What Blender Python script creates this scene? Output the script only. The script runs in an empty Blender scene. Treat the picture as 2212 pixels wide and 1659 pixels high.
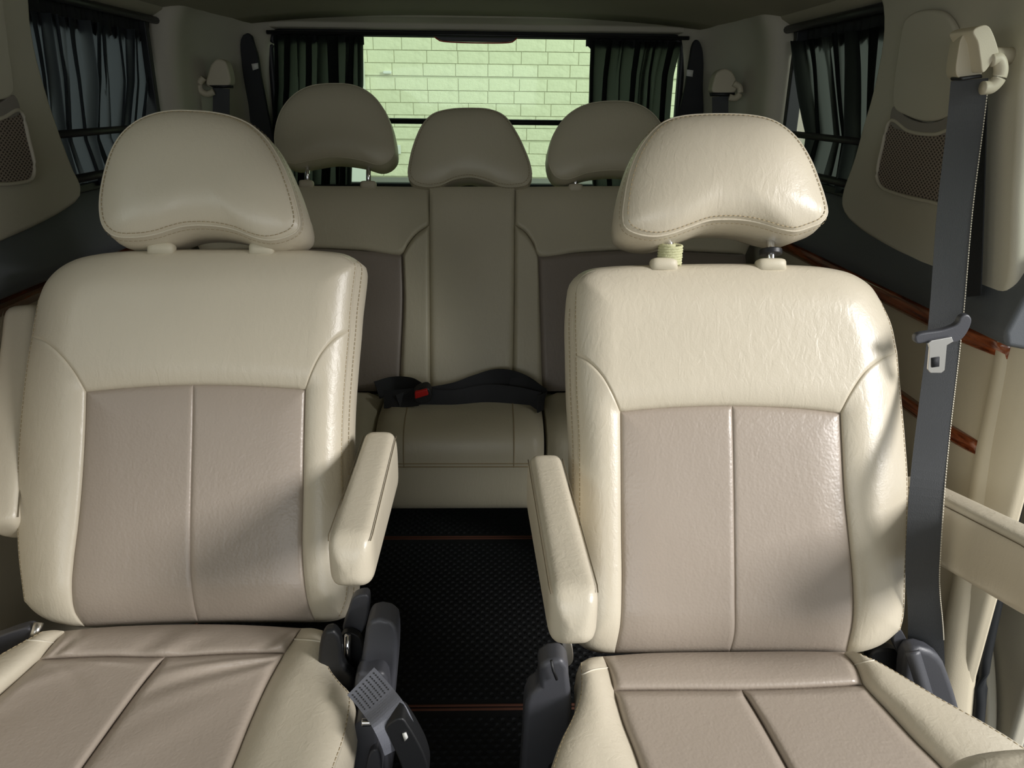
import bpy, math, random
import numpy as np
from mathutils import Vector
random.seed(7); rng = np.random.RandomState(3)
sc = bpy.context.scene
COL = sc.collection
# ------------------------------------------------------------------ camera
F = 1661.0; CX, CY = 1106.0, 829.5
CAM = np.array([0.04, 0.0, 1.12])
_p, _y, _r = math.radians(20.3), math.radians(1.73), 0.012
FW = np.array([math.sin(_y)*math.cos(_p), math.cos(_y)*math.cos(_p), -math.sin(_p)])
_rt = np.array([math.cos(_y), -math.sin(_y), 0.0]); _up = np.cross(_rt, FW)
RT = _rt*math.cos(_r) + _up*math.sin(_r); UP = _up*math.cos(_r) - _rt*math.sin(_r)
cd = bpy.data.cameras.new('camera'); cam = bpy.data.objects.new('camera', cd); COL.objects.link(cam)
cd.sensor_width = 36; cd.lens = F/2212*36; cd.clip_start = 0.02
from mathutils import Matrix
m = Matrix.Identity(4)
for i in range(3):
    m[i][0] = RT[i]; m[i][1] = UP[i]; m[i][2] = -FW[i]; m[i][3] = CAM[i]
cam.matrix_world = m
sc.camera = cam
sc.view_settings.view_transform = 'Standard'; sc.view_settings.look = 'None'
sc.view_settings.gamma = 1.0; sc.view_settings.use_curve_mapping = False
sc.view_settings.exposure = 0.08
# ------------------------------------------------------------------ world + lights
w = bpy.data.worlds.new('world'); sc.world = w; w.use_nodes = True
bg = w.node_tree.nodes['Background']; bg.inputs[0].default_value = (0.93, 0.97, 1.0, 1); bg.inputs[1].default_value = 0.85

def area(name, loc, target, sx, sy, power, col):
    ld = bpy.data.lights.new(name, 'AREA'); ld.shape = 'RECTANGLE'; ld.size = sx; ld.size_y = sy
    ld.energy = power; ld.color = col
    o = bpy.data.objects.new(name, ld); COL.objects.link(o); o.location = loc
    d = Vector(target)-Vector(loc); o.rotation_euler = d.to_track_quat('-Z', 'Y').to_euler()
    return o
area('daylight_through_open_side_door', (4.4, -1.5, 2.85), (0.1, 0.95, 0.5), 1.6, 1.5, 318, (1.0, 0.975, 0.96))
area('daylight_through_left_front_window', (-2.3, -0.9, 1.55), (0.8, 1.2, 0.7), 1.2, 0.8, 5, (0.95, 0.98, 1.0))
area('daylight_through_windscreen', (-0.3, -1.7, 1.35), (0.1, 1.2, 0.6), 1.5, 0.6, 12, (0.95, 0.98, 1.0))
area('garage_wall_fill', (0.0, 3.4, 2.9), (0.0, 5.0, 0.9), 3.0, 1.0, 6, (1.0, 1.0, 0.97))  # unseen area light added to brighten the brick wall behind the van

# ------------------------------------------------------------------ geometry helpers
def ray(px, py):
    return FW + RT*((px-CX)/F) + UP*((CY-py)/F)
def at(px, py, ax, val):
    r = ray(px, py); return CAM + r*((val-CAM[ax])/r[ax])
def nrm(v):
    v = np.asarray(v, float); n = np.linalg.norm(v); return v/n if n > 1e-12 else v
class Plane:
    def __init__(s, O, N): s.O = np.array(O, float); s.N = nrm(N)
    def hit(s, px, py, h=0.0):
        r = ray(px, py); O = s.O+s.N*h
        return CAM + r*(np.dot(O-CAM, s.N)/np.dot(r, s.N))
def catmull(pts, n, closed=False):
    P = np.array(pts, float); k = len(P)
    if k == 2 and not closed:
        t = np.linspace(0, 1, n)[:, None]; return P[0]*(1-t)+P[1]*t
    if closed: Q = np.vstack([P[-1], P, P[0], P[1]])
    else: Q = np.vstack([2*P[0]-P[1], P, 2*P[-1]-P[-2]])
    out = []
    segs = k if closed else k-1
    for i in range(segs):
        p0, p1, p2, p3 = Q[i], Q[i+1], Q[i+2], Q[i+3]
        d = [max(np.linalg.norm(b-a), 1e-9)**0.5 for a, b in ((p0, p1), (p1, p2), (p2, p3))]
        m1 = (p1-p0)/d[0]-(p2-p0)/(d[0]+d[1])+(p2-p1)/d[1]
        m2 = (p2-p1)/d[1]-(p3-p1)/(d[1]+d[2])+(p3-p2)/d[2]
        m1 = m1*d[1]; m2 = m2*d[1]
        for t in np.linspace(0, 1, 24, endpoint=False):
            out.append((2*t**3-3*t*t+1)*p1+(t**3-2*t*t+t)*m1+(-2*t**3+3*t*t)*p2+(t**3-t*t)*m2)
    out.append(P[0] if closed else P[-1])
    out = np.array(out)
    L = np.concatenate([[0], np.cumsum(np.linalg.norm(np.diff(out[:, :3], axis=0), axis=1))])
    q = np.linspace(0, L[-1], n+1)[:-1] if closed else np.linspace(0, L[-1], n)
    return np.stack([np.interp(q, L, out[:, i]) for i in range(out.shape[1])], 1)
def graded(pts, n):
    C = catmull(pts, 400); L = np.concatenate([[0], np.cumsum(np.linalg.norm(np.diff(C[:, :2], axis=0), axis=1))])
    t = np.linspace(0, 1, n); q = (t-.8*np.sin(2*np.pi*t)/(2*np.pi))*L[-1]
    return np.stack([np.interp(q, L, C[:, i]) for i in range(C.shape[1])], 1)
def grade_t(n):
    t = np.linspace(0, 1, n); return t-.8*np.sin(2*np.pi*t)/(2*np.pi)
def resample(pts, n, closed=False):
    out = np.array(pts, float)
    if closed: out = np.vstack([out, out[:1]])
    L = np.concatenate([[0], np.cumsum(np.linalg.norm(np.diff(out, axis=0), axis=1))])
    q = np.linspace(0, L[-1], n+1)[:-1] if closed else np.linspace(0, L[-1], n)
    return np.stack([np.interp(q, L, out[:, i]) for i in range(out.shape[1])], 1)

def mk(name, V, Fc, mat, parent=None, smooth=True, bevel=0.0, segs=2, sub=0, label=None, sharp=None):
    me = bpy.data.meshes.new(name); me.from_pydata([tuple(map(float, v)) for v in V], [], [tuple(f) for f in Fc])
    me.update()
    import bmesh
    bm = bmesh.new(); bm.from_mesh(me); bmesh.ops.recalc_face_normals(bm, faces=bm.faces); bm.to_mesh(me); bm.free()
    if mat: me.materials.append(mat)
    if smooth: me.polygons.foreach_set('use_smooth', [True]*len(me.polygons))
    o = bpy.data.objects.new(name, me); COL.objects.link(o)
    if bevel:
        b = o.modifiers.new('bevel', 'BEVEL'); b.width = bevel; b.segments = segs; b.limit_method = 'ANGLE'; b.angle_limit = math.radians(35)
        if smooth: b.harden_normals = True
    if sub:
        s = o.modifiers.new('sub', 'SUBSURF'); s.levels = sub; s.render_levels = sub
    if parent: par(o, parent)
    if label: o['label'] = label
    return o
def par(o, p):
    o.parent = p; 
    o.matrix_parent_inverse = world_of(p).inverted()
def world_of(o):
    M = Matrix.LocRotScale(o.location, o.rotation_euler, o.scale)
    if o.parent: return world_of(o.parent) @ o.matrix_parent_inverse @ M
    return M
def empty(name, loc, label, cat, group=None):
    o = bpy.data.objects.new(name, None); COL.objects.link(o); o.location = loc; o.empty_display_size = .05
    o['label'] = label; o['category'] = cat
    if group: o['group'] = group
    return o
def tag(o, label=None, cat=None, group=None, kind=None):
    if label: o['label'] = label
    if cat: o['category'] = cat
    if group: o['group'] = group
    if kind: o['kind'] = kind
    return o
def gridfaces(nr, nc, off=0, closed=False):
    f = []
    for i in range(nr-1):
        for j in range(nc if closed else nc-1):
            a = off+i*nc+j; b = off+i*nc+(j+1) % nc
            f.append((a, b, b+nc, a+nc))
    return f
def loft(rings, caps=True):
    R = [np.array(r) for r in rings]; n = len(R[0]); V = np.vstack(R); Fc = gridfaces(len(R), n, closed=True)
    if caps:
        Fc.append(tuple(range(n))); Fc.append(tuple(range((len(R)-1)*n, len(R)*n)))
    return V, Fc
def tube(path, r, n=10, closed=False):
    P = np.array(path, float); rings = []
    up = np.array([0, 0, 1.0])
    for i in range(len(P)):
        a = P[(i-1) % len(P)] if (i > 0 or closed) else P[0]; b = P[(i+1) % len(P)] if (i < len(P)-1 or closed) else P[-1]
        t = nrm(b-a); s = nrm(np.cross(t, up)) if abs(t @ up) < .98 else nrm(np.cross(t, [1, 0, 0])); u = np.cross(s, t)
        rr = r[i] if hasattr(r, '__len__') else r
        rings.append([P[i]+(s*math.cos(k*2*math.pi/n)+u*math.sin(k*2*math.pi/n))*rr for k in range(n)])
    if closed:
        V = np.vstack(rings); Fc = gridfaces(len(rings), n, closed=True)
        o = (len(rings)-1)*n
        Fc += [(o+j, o+(j+1) % n, (j+1) % n, j) for j in range(n)]
        return V, Fc
    return loft(rings)
class MB:
    def __init__(s): s.V = []; s.F = []
    def add(s, V, Fc):
        o = len(s.V); s.V += [tuple(map(float, v)) for v in V]; s.F += [tuple(i+o for i in f) for f in Fc]; return s
    def build(s, name, mat, parent=None, **k): return mk(name, s.V, s.F, mat, parent, **k)
def boxvf(x0, x1, y0, y1, z0, z1):
    V = [(x, y, z) for x in (x0, x1) for y in (y0, y1) for z in (z0, z1)]
    return V, [(0, 1, 3, 2), (4, 6, 7, 5), (0, 4, 5, 1), (2, 3, 7, 6), (0, 2, 6, 4), (1, 5, 7, 3)]
def box(name, x0, x1, y0, y1, z0, z1, mat, parent=None, bevel=0.0, segs=2, label=None):
    V, Fc = boxvf(x0, x1, y0, y1, z0, z1)
    return mk(name, V, Fc, mat, parent, bevel=bevel, segs=segs, smooth=bevel > 0, label=label)
def cyl(name, c, axis, r, h, mat, parent=None, n=24, bevel=0.0, r2=None):
    c = np.array(c, float); a = nrm(axis)
    V, Fc = tube([c, c+a*h], [r, r if r2 is None else r2], n)
    return mk(name, V, Fc, mat, parent, bevel=bevel)
def slab(name, P3, direction, thick, mat, parent=None, bevel=0.0, smooth=True, label=None):
    """closed 3D outline extruded by a thickness along a direction"""
    A = np.array(P3); d = nrm(direction)*thick; n = len(A)
    V = np.vstack([A, A+d]); Fc = [tuple(range(n)), tuple(range(n, 2*n))]+[(i, (i+1) % n, n+(i+1) % n, n+i) for i in range(n)]
    return mk(name, V, Fc, mat, parent, bevel=bevel, smooth=smooth, label=label, segs=3)
def ribbon(path, side, width, thick):
    """flat webbing: path points, per-point side vectors"""
    P = np.array(path); rings = []
    for i in range(len(P)):
        t = nrm(P[min(i+1, len(P)-1)]-P[max(i-1, 0)]); s = np.array(side[i] if len(np.shape(side)) > 1 else side, float)
        s = nrm(s-t*(s @ t)); n = np.cross(t, s); wd = width[i] if hasattr(width, '__len__') else width
        rings.append([P[i]-s*wd/2-n*thick/2, P[i]+s*wd/2-n*thick/2, P[i]+s*wd/2+n*thick/2, P[i]-s*wd/2+n*thick/2])
    return loft(rings)

# ------------------------------------------------------------------ materials
def srgb(r, g, b):
    f = lambda c: (c/255/12.92) if c/255 <= .04045 else ((c/255+.055)/1.055)**2.4
    return (f(r), f(g), f(b), 1)
def mat(name, col, rough=.5, metal=0, bump=0, bscale=200, kind='noise', var=0, vscale=8, spec=.5, coat=0, sheen=0, stretch=None, bdist=.001):
    m = bpy.data.materials.new(name); m.use_nodes = True; nt = m.node_tree; b = nt.nodes['Principled BSDF']
    b.inputs['Base Color'].default_value = col; b.inputs['Roughness'].default_value = rough; b.inputs['Metallic'].default_value = metal
    b.inputs['Specular IOR Level'].default_value = spec; b.inputs['Coat Weight'].default_value = coat; b.inputs['Sheen Weight'].default_value = sheen
    tc = nt.nodes.new('ShaderNodeTexCoord'); src = tc.outputs['Object']
    if stretch:
        mp = nt.nodes.new('ShaderNodeMapping'); mp.inputs['Scale'].default_value = stretch; nt.links.new(src, mp.inputs[0]); src = mp.outputs[0]
    if var:
        n = nt.nodes.new('ShaderNodeTexNoise'); n.inputs['Scale'].default_value = vscale; n.inputs['Detail'].default_value = 3; nt.links.new(src, n.inputs['Vector'])
        mx = nt.nodes.new('ShaderNodeMix'); mx.data_type = 'RGBA'
        mx.inputs[6].default_value = tuple(c*(1-var) for c in col[:3])+(1,); mx.inputs[7].default_value = tuple(min(1, c*(1+var)) for c in col[:3])+(1,)
        nt.links.new(n.outputs['Fac'], mx.inputs[0]); nt.links.new(mx.outputs[2], b.inputs['Base Color'])
    if bump:
        bp = nt.nodes.new('ShaderNodeBump'); bp.inputs['Strength'].default_value = bump; bp.inputs['Distance'].default_value = bdist
        if kind == 'noise':
            t = nt.nodes.new('ShaderNodeTexNoise'); t.inputs['Scale'].default_value = bscale; t.inputs['Detail'].default_value = 4; out = t.outputs['Fac']
        elif kind == 'voronoi':
            t = nt.nodes.new('ShaderNodeTexVoronoi'); t.feature = 'SMOOTH_F1'; t.inputs['Scale'].default_value = bscale; out = t.outputs['Distance']
        nt.links.new(src, t.inputs['Vector']); nt.links.new(out, bp.inputs['Height']); nt.links.new(bp.outputs[0], b.inputs['Normal'])
    return m
def leather(name, col, grain=.35, gs=420, rough=.42, crease=.5):
    """pebbled leather with long soft creases"""
    m = mat(name, col, rough=rough, spec=.5, var=.05, vscale=6); nt = m.node_tree; b = nt.nodes['Principled BSDF']
    tc = nt.nodes.new('ShaderNodeTexCoord')
    v = nt.nodes.new('ShaderNodeTexVoronoi'); v.feature = 'SMOOTH_F1'; v.inputs['Scale'].default_value = gs; nt.links.new(tc.outputs['Object'], v.inputs['Vector'])
    mp = nt.nodes.new('ShaderNodeMapping'); mp.inputs['Scale'].default_value = (60, 60, 14); mp.inputs['Rotation'].default_value = (0, .5, .2); nt.links.new(tc.outputs['Object'], mp.inputs[0])
    n = nt.nodes.new('ShaderNodeTexNoise'); n.inputs['Scale'].default_value = 1.3; n.inputs['Detail'].default_value = 5; n.inputs['Distortion'].default_value = 1.2; nt.links.new(mp.outputs[0], n.inputs['Vector'])
    n2 = nt.nodes.new('ShaderNodeTexNoise'); n2.inputs['Scale'].default_value = 14; n2.inputs['Detail'].default_value = 3; nt.links.new(tc.outputs['Object'], n2.inputs['Vector'])
    b1 = nt.nodes.new('ShaderNodeBump'); b1.inputs['Strength'].default_value = grain; b1.inputs['Distance'].default_value = .0006; nt.links.new(v.outputs['Distance'], b1.inputs['Height'])
    b2 = nt.nodes.new('ShaderNodeBump'); b2.inputs['Strength'].default_value = crease; b2.inputs['Distance'].default_value = .0012; nt.links.new(n.outputs['Fac'], b2.inputs['Height']); nt.links.new(b1.outputs[0], b2.inputs['Normal'])
    b3 = nt.nodes.new('ShaderNodeBump'); b3.inputs['Strength'].default_value = .25; b3.inputs['Distance'].default_value = .004; nt.links.new(n2.outputs['Fac'], b3.inputs['Height']); nt.links.new(b2.outputs[0], b3.inputs['Normal'])
    nt.links.new(b3.outputs[0], b.inputs['Normal'])
    return m
M = {}
M['cream'] = leather('cream_leather', srgb(202, 193, 173), grain=.2, rough=.34)
M['taupe'] = leather('taupe_leather', srgb(166, 154, 141), grain=.45, gs=260, rough=.34, crease=.3)
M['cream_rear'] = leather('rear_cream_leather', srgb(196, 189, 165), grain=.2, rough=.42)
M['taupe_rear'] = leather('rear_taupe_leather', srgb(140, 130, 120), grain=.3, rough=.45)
M['thread'] = mat('seam_thread', srgb(160, 144, 112), rough=.8)
M['seam_dark'] = mat('dark_seam_thread', srgb(104, 94, 74), rough=.8)  # darker thread colour for the thin armrest seams
M['thread_light'] = mat('pale_seam_thread', srgb(215, 208, 190), rough=.8)
M['plastic_beige'] = mat('beige_plastic', srgb(196, 188, 166), rough=.5, bump=.15, bscale=600)
M['trim'] = mat('grey_beige_trim', srgb(190, 185, 168), rough=.6, bump=.25, bscale=500, var=.04)
M['trim_light'] = mat('pale_trim', srgb(200, 190, 166), rough=.5, bump=.2, bscale=500)
M['sill'] = mat('dark_sill_vinyl', srgb(84, 88, 92), rough=.55, bump=.3, bscale=700)
M['black'] = mat('black_plastic', srgb(28, 29, 31), rough=.45, bump=.2, bscale=500)
M['grey_plastic'] = mat('dark_grey_plastic', srgb(70, 71, 76), rough=.42, bump=.2, bscale=600)
M['rubber'] = mat('black_rubber', srgb(24, 27, 30), rough=.5)
M['chrome'] = mat('chrome', (.8, .8, .82, 1), rough=.12, metal=1)
M['steel'] = mat('brushed_steel', (.72, .71, .68, 1), rough=.3, metal=1)
M['ceiling'] = mat('headliner_fabric', srgb(172, 166, 146), rough=.95, bump=.4, bscale=900)
M['carpet'] = mat('black_mat', srgb(19, 21, 22), rough=.8, spec=.3, bump=.3, bscale=900)
M['edge_orange'] = mat('orange_edging_thread', srgb(88, 50, 32), rough=.8)
M['webbing'] = mat('charcoal_webbing', srgb(62, 64, 66), rough=.6, bump=.5, bscale=1400, stretch=(1, 1, .15))
M['webbing_grey'] = mat('grey_webbing', srgb(112, 114, 122), rough=.5, bump=.5, bscale=900, stretch=(1, 1, .2))
M['webbing_black'] = mat('black_webbing', srgb(30, 32, 36), rough=.7, bump=.4, bscale=900)
M['red'] = mat('red_button', srgb(190, 30, 25), rough=.4)
M['white'] = mat('white_plastic', srgb(225, 225, 220), rough=.5)
M['cord'] = mat('woven_cord', srgb(190, 190, 150), rough=.8, bump=.8, bscale=500)
M['band'] = mat('elastic_band', srgb(140, 135, 128), rough=.8, bump=.4, bscale=900)
M['foam_brick'] = mat('cream_foam_brick', srgb(226, 224, 196), rough=.6, bump=.7, bscale=22, bdist=.012, var=.03)
M['mortar'] = mat('brick_joint', srgb(205, 205, 180), rough=.8)
M['concrete'] = mat('grey_concrete', srgb(130, 128, 124), rough=.9, bump=.4, bscale=40, var=.1)
M['ground'] = mat('garage_ground', srgb(120, 118, 112), rough=.9, bump=.4, bscale=30, var=.1)
M['brake_red'] = mat('brake_lamp_red', srgb(190, 70, 50), rough=.3)
def wood_mat():
    m = mat('glossy_wood_veneer', srgb(120, 58, 32), rough=.18, coat=.6); nt = m.node_tree; b = nt.nodes['Principled BSDF']
    tc = nt.nodes.new('ShaderNodeTexCoord'); mp = nt.nodes.new('ShaderNodeMapping'); mp.inputs['Scale'].default_value = (90, 6, 90)
    nt.links.new(tc.outputs['Object'], mp.inputs[0])
    n = nt.nodes.new('ShaderNodeTexNoise'); n.inputs['Scale'].default_value = 1.5; n.inputs['Detail'].default_value = 5; n.inputs['Distortion'].default_value = .6; nt.links.new(mp.outputs[0], n.inputs['Vector'])
    cr = nt.nodes.new('ShaderNodeValToRGB'); cr.color_ramp.elements[0].position = .35; cr.color_ramp.elements[0].color = srgb(96, 44, 22); cr.color_ramp.elements[1].position = .7; cr.color_ramp.elements[1].color = srgb(168, 92, 52)
    nt.links.new(n.outputs['Fac'], cr.inputs[0]); nt.links.new(cr.outputs[0], b.inputs['Base Color']); return m
M['wood'] = wood_mat()
def glass_mat(name, tint):
    m = bpy.data.materials.new(name); m.use_nodes = True; nt = m.node_tree; nt.nodes.clear()
    o = nt.nodes.new('ShaderNodeOutputMaterial'); t = nt.nodes.new('ShaderNodeBsdfTransparent'); t.inputs[0].default_value = tint
    g = nt.nodes.new('ShaderNodeBsdfGlossy'); g.inputs['Roughness'].default_value = .03; mx = nt.nodes.new('ShaderNodeMixShader'); mx.inputs[0].default_value = .008
    nt.links.new(t.outputs[0], mx.inputs[1]); nt.links.new(g.outputs[0], mx.inputs[2]); nt.links.new(mx.outputs[0], o.inputs[0]); return m
M['glass'] = glass_mat('green_tinted_glass', (.84, .95, .84, 1))
M['glass_dark'] = glass_mat('dark_tinted_glass', (.66, .69, .66, 1))
M['glass_clear'] = glass_mat('clear_glass', (.9, .93, .9, 1))
def curtain_mat(name, col, tr):
    m = bpy.data.materials.new(name); m.use_nodes = True; nt = m.node_tree; nt.nodes.clear()
    o = nt.nodes.new('ShaderNodeOutputMaterial'); d = nt.nodes.new('ShaderNodeBsdfDiffuse'); d.inputs[0].default_value = col
    t = nt.nodes.new('ShaderNodeBsdfTranslucent'); t.inputs[0].default_value = tr
    tc = nt.nodes.new('ShaderNodeTexCoord'); n = nt.nodes.new('ShaderNodeTexNoise'); n.inputs['Scale'].default_value = 160; nt.links.new(tc.outputs['Object'], n.inputs['Vector'])
    bp = nt.nodes.new('ShaderNodeBump'); bp.inputs['Strength'].default_value = .4; bp.inputs['Distance'].default_value = .001; nt.links.new(n.outputs['Fac'], bp.inputs['Height'])
    nt.links.new(bp.outputs[0], d.inputs['Normal'])
    mx = nt.nodes.new('ShaderNodeMixShader'); mx.inputs[0].default_value = .5
    nt.links.new(d.outputs[0], mx.inputs[1]); nt.links.new(t.outputs[0], mx.inputs[2]); nt.links.new(mx.outputs[0], o.inputs[0]); return m
M['curtain'] = curtain_mat('charcoal_curtain_cloth', srgb(74, 79, 84), srgb(140, 146, 150))
M['curtain_black'] = curtain_mat('black_curtain_cloth', srgb(40, 43, 43), srgb(108, 114, 108))
M['curtain_rear'] = curtain_mat('black_rear_curtain_cloth', srgb(44, 48, 46), srgb(88, 92, 88))
M['tape'] = mat('black_curtain_tape', srgb(28, 31, 31), rough=.9)
def net_mat():
    m = mat('brown_net', srgb(120, 108, 98), rough=.8); nt = m.node_tree; b = nt.nodes['Principled BSDF']
    tc = nt.nodes.new('ShaderNodeTexCoord'); mp = nt.nodes.new('ShaderNodeMapping'); mp.inputs['Scale'].default_value = (1, 1, .7); sx = nt.nodes.new('ShaderNodeSeparateXYZ'); cx = nt.nodes.new('ShaderNodeCombineXYZ'); nt.links.new(tc.outputs['Object'], sx.inputs[0]); nt.links.new(sx.outputs['Y'], cx.inputs['X']); nt.links.new(sx.outputs['Z'], cx.inputs['Y'])
    mp.inputs['Scale'].default_value = (1, 1, 1)
    ms = nt.nodes.new('ShaderNodeMapping'); ms.inputs['Scale'].default_value = (.8, 1.25, 1); nt.links.new(cx.outputs[0], ms.inputs[0])
    mp.inputs['Rotation'].default_value = (0, 0, math.radians(45)); nt.links.new(ms.outputs[0], mp.inputs[0])
    v = nt.nodes.new('ShaderNodeTexVoronoi'); v.voronoi_dimensions = '2D'; v.feature = 'DISTANCE_TO_EDGE'; v.inputs['Scale'].default_value = 150; v.inputs['Randomness'].default_value = .12
    nt.links.new(mp.outputs[0], v.inputs['Vector'])
    cr = nt.nodes.new('ShaderNodeValToRGB'); cr.color_ramp.elements[0].position = .12; cr.color_ramp.elements[0].color = srgb(150, 138, 126); cr.color_ramp.elements[1].position = .3; cr.color_ramp.elements[1].color = srgb(58, 50, 46)
    nt.links.new(v.outputs['Distance'], cr.inputs[0]); nt.links.new(cr.outputs[0], b.inputs['Base Color'])
    bp = nt.nodes.new('ShaderNodeBump'); bp.invert = True; bp.inputs['Strength'].default_value = .8; bp.inputs['Distance'].default_value = .002; nt.links.new(v.outputs['Distance'], bp.inputs['Height']); nt.links.new(bp.outputs[0], b.inputs['Normal'])
    return m
M['net'] = net_mat()

# ================================================================== SHELL
def struct(o, label=None):
    o['kind'] = 'structure'
    if label: o['label'] = label
    return o
struct(box('floor', -.86, .86, -1.2, 2.66, -.06, 0, M['sill']))
struct(box('ground', -6, 6, -5, 5.5, -.45, -.40, M['ground']))
# headliner: arched sheet with thickness
def ceiling():
    xs = np.linspace(-.86, .86, 41); ys = [-1.3, 0, 1.0, 2.0, 2.35, 2.5, 2.58]
    V = []
    for k, y in enumerate(ys):
        for x in xs:
            z = 1.375-.055*(abs(x)/.86)**3 - (.02*max(0, (y-2.35)/.23)**2)
            V.append((x, y, z))
    n = len(V); V += [(a, b, c+.05) for a, b, c in V]
    Fc = gridfaces(len(ys), len(xs)); Fc += [tuple(i+n for i in f) for f in gridfaces(len(ys), len(xs))]
    nc = len(xs)
    for r in (0, len(ys)-1):
        for j in range(nc-1): a = r*nc+j; Fc.append((a, a+1, a+1+n, a+n))
    for i in range(len(ys)-1):
        for j in (0, nc-1): a = i*nc+j; Fc.append((a, a+nc, a+nc+n, a+n))
    return mk('ceiling', V, Fc, M['ceiling'])
struct(ceiling())

def side_shell(s):
    nm = 'left' if s < 0 else 'right'
    W = empty('wall_'+nm, (s*.84, 1.8, 0), 'padded %s side of the van interior, grey beige trim round a curtained window' % nm, 'wall')
    del W['category']; W['kind'] = 'structure'
    y0 = 1.045 if s > 0 else -1.2
    # lower card
    plan = [(.88, y0), (.862, y0+.002), (.844, y0+.02), (.831, y0+.06), (.823, y0+.13), (.82, y0+.22), (.82, 2.66), (.88, 2.66)]
    V, Fc = loft([[(s*a, y, z) for a, y in plan] for z in (0, .4, .79)]); mk('lower_panel', V, Fc, M['trim_light'], W, bevel=.006)
    # dark padded sill between window and wood strip
    prof = [(.82, .785), (.792, .79), (.785, .81), (.80, .86), (.835, .925), (.88, .93), (.88, .785)]
    ya = 1.05 if s > 0 else -1.2
    V, Fc = loft([[(s*a, y, b) for a, b in prof] for y in (ya, 2.3)])
    mk('window_sill', V, Fc, M['sill'], W, bevel=.008, segs=3)
    # wood strips
    for (za, zb, yb) in ((.752, .788, 2.25), (.585, .612, 2.2)):
        if s > 0:
            pts = [(.832, ya+.05), (.824, ya+.07), (.812, ya+.14), (.809, ya+.24), (.809, yb)]
            rr = [[(a+.012, y, za), (a, y-.001, za+.003), (a-.004, y-.002, (za+zb)/2), (a, y-.001, zb-.003), (a+.012, y, zb)] for a, y in catmull(pts, 40)]
            V, Fc = loft(rr); mk('wood_strip', V, Fc, M['wood'], W, label='glossy reddish wood strip'); continue
        prof = [(.825, za), (.812, za+.003), (.806, (za+zb)/2), (.812, zb-.003), (.825, zb)]
        V, Fc = loft([[(s*a, y, b) for a, b in prof] for y in (ya+.012, yb)])
        mk('wood_strip', V, Fc, M['wood'], W, label='glossy reddish wood strip')
    # rail above windows
    prof = [(.88, 1.30), (.835, 1.305), (.80, 1.325), (.78, 1.36), (.88, 1.36)]
    V, Fc = loft([[(s*a, y, b) for a, b in prof] for y in (-1.2, 2.3)])
    mk('roof_rail', V, Fc, M['ceiling'], W, bevel=.01)
    # rear quarter pillar, swept from the side window to the rear window
    pr = [(.835, 2.195), (.80, 2.21), (.79, 2.33), (.775, 2.42), (.735, 2.55), (.70, 2.60), (.668, 2.625), (.655, 2.65), (.655, 2.69), (.90, 2.69), (.90, 2.2)]
    pr = [tuple(q) for q in catmull(pr[:8], 26)]+pr[8:]
    rings = []
    for z, k in ((.0, .01), (.5, .01), (.78, .0), (1.0, 0), (1.2, -.004), (1.30, -.02), (1.36, -.05)):
        rings.append([(s*(a+k*(1 if a < .85 else 0)), y, z) for a, y in pr])
    V, Fc = loft(rings); mk('rear_pillar', V, Fc, M['trim'], W)
    return W
WL = side_shell(-1); WR = side_shell(1)

# ---- centre pillar trims with net pockets
def pillar(s, outline, W):
    X = s*.80
    P = [at(px, py, 0, X) for px, py in outline]
    P = catmull(P, 90, closed=True)
    o = slab('pillar_trim', P, (s, 0, 0), .07, M['trim'], W, bevel=.012)
    return o
pillar(1, [(1893, -40), (1905, 30), (1902, 100), (1882, 200), (1862, 270), (1840, 350), (1820, 405), (1814, 440), (1822, 465), (1848, 492), (1900, 527), (1960, 562), (2020, 600), (2070, 622), (2120, 634), (2174, 640), (2196, 400), (2208, 200), (2225, -40), (2060, -60)], WR)
pillar(-1, [(58, -40), (70, 50), (80, 110), (104, 200), (130, 280), (162, 365), (180, 403), (177, 428), (150, 452), (90, 486), (0, 527), (-200, 625), (-420, 600), (-420, 100), (-300, -200), (-100, -200)], WL)

def pocket(s, lid, band, net, label, name='storage_pocket'):
    X = s*.80; c = at(*net[0], 0, X)
    T = empty(name, c, label, 'pocket')
    def piece(nm, pts, off, th, mt, bev, n=60):
        P = [at(px, py, 0, X-s*off) for px, py in pts]
        return slab(nm, catmull(P, n, closed=True), (s, 0, 0), th, mt, T, bevel=bev)
    piece('lid', lid, .012, .012, M['trim'], .005)
    piece('net', net, .008, .008, M['net'], .002)
    piece('elastic_band', band, .011, .0105, M['band'], .002)
    rim = [at(px, py, 0, X-s*.010) for px, py in net]
    V, Fc = tube(catmull(rim, 80, closed=True), .0035, 8, closed=True); mk('piping', V, Fc, M['trim'], T)
    return T
pocket(1, [(1942, 90), (1952, 45), (1972, 27), (2010, 20), (2040, 30), (2060, 60), (2070, 110), (2074, 180), (2070, 236), (2030, 258), (1995, 262), (1955, 250), (1928, 228)],
       [(1928, 230), (1955, 252), (1995, 265), (2030, 260), (2070, 240), (2070, 282), (2020, 292), (1965, 287), (1922, 266)],
       [(1922, 262), (1965, 284), (2020, 290), (2075, 280), (2078, 380), (2070, 445), (2010, 436), (1935, 418), (1902, 402), (1894, 380), (1905, 320)],
       'padded storage pocket with net on the right pillar behind the hanging belt')
pocket(-1, [(-120, -20), (5, -10), (12, 30), (22, 110), (31, 200), (0, 217), (-60, 215), (-120, 150)],
       [(-120, 160), (-60, 222), (0, 222), (33, 206), (45, 242), (0, 258), (-60, 258), (-120, 230)],
       [(-120, 220), (-60, 255), (0, 256), (45, 240), (62, 300), (75, 360), (70, 385), (40, 395), (0, 398), (-80, 396), (-130, 380)],
       'brown net pocket under a padded lid on the left pillar')

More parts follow.
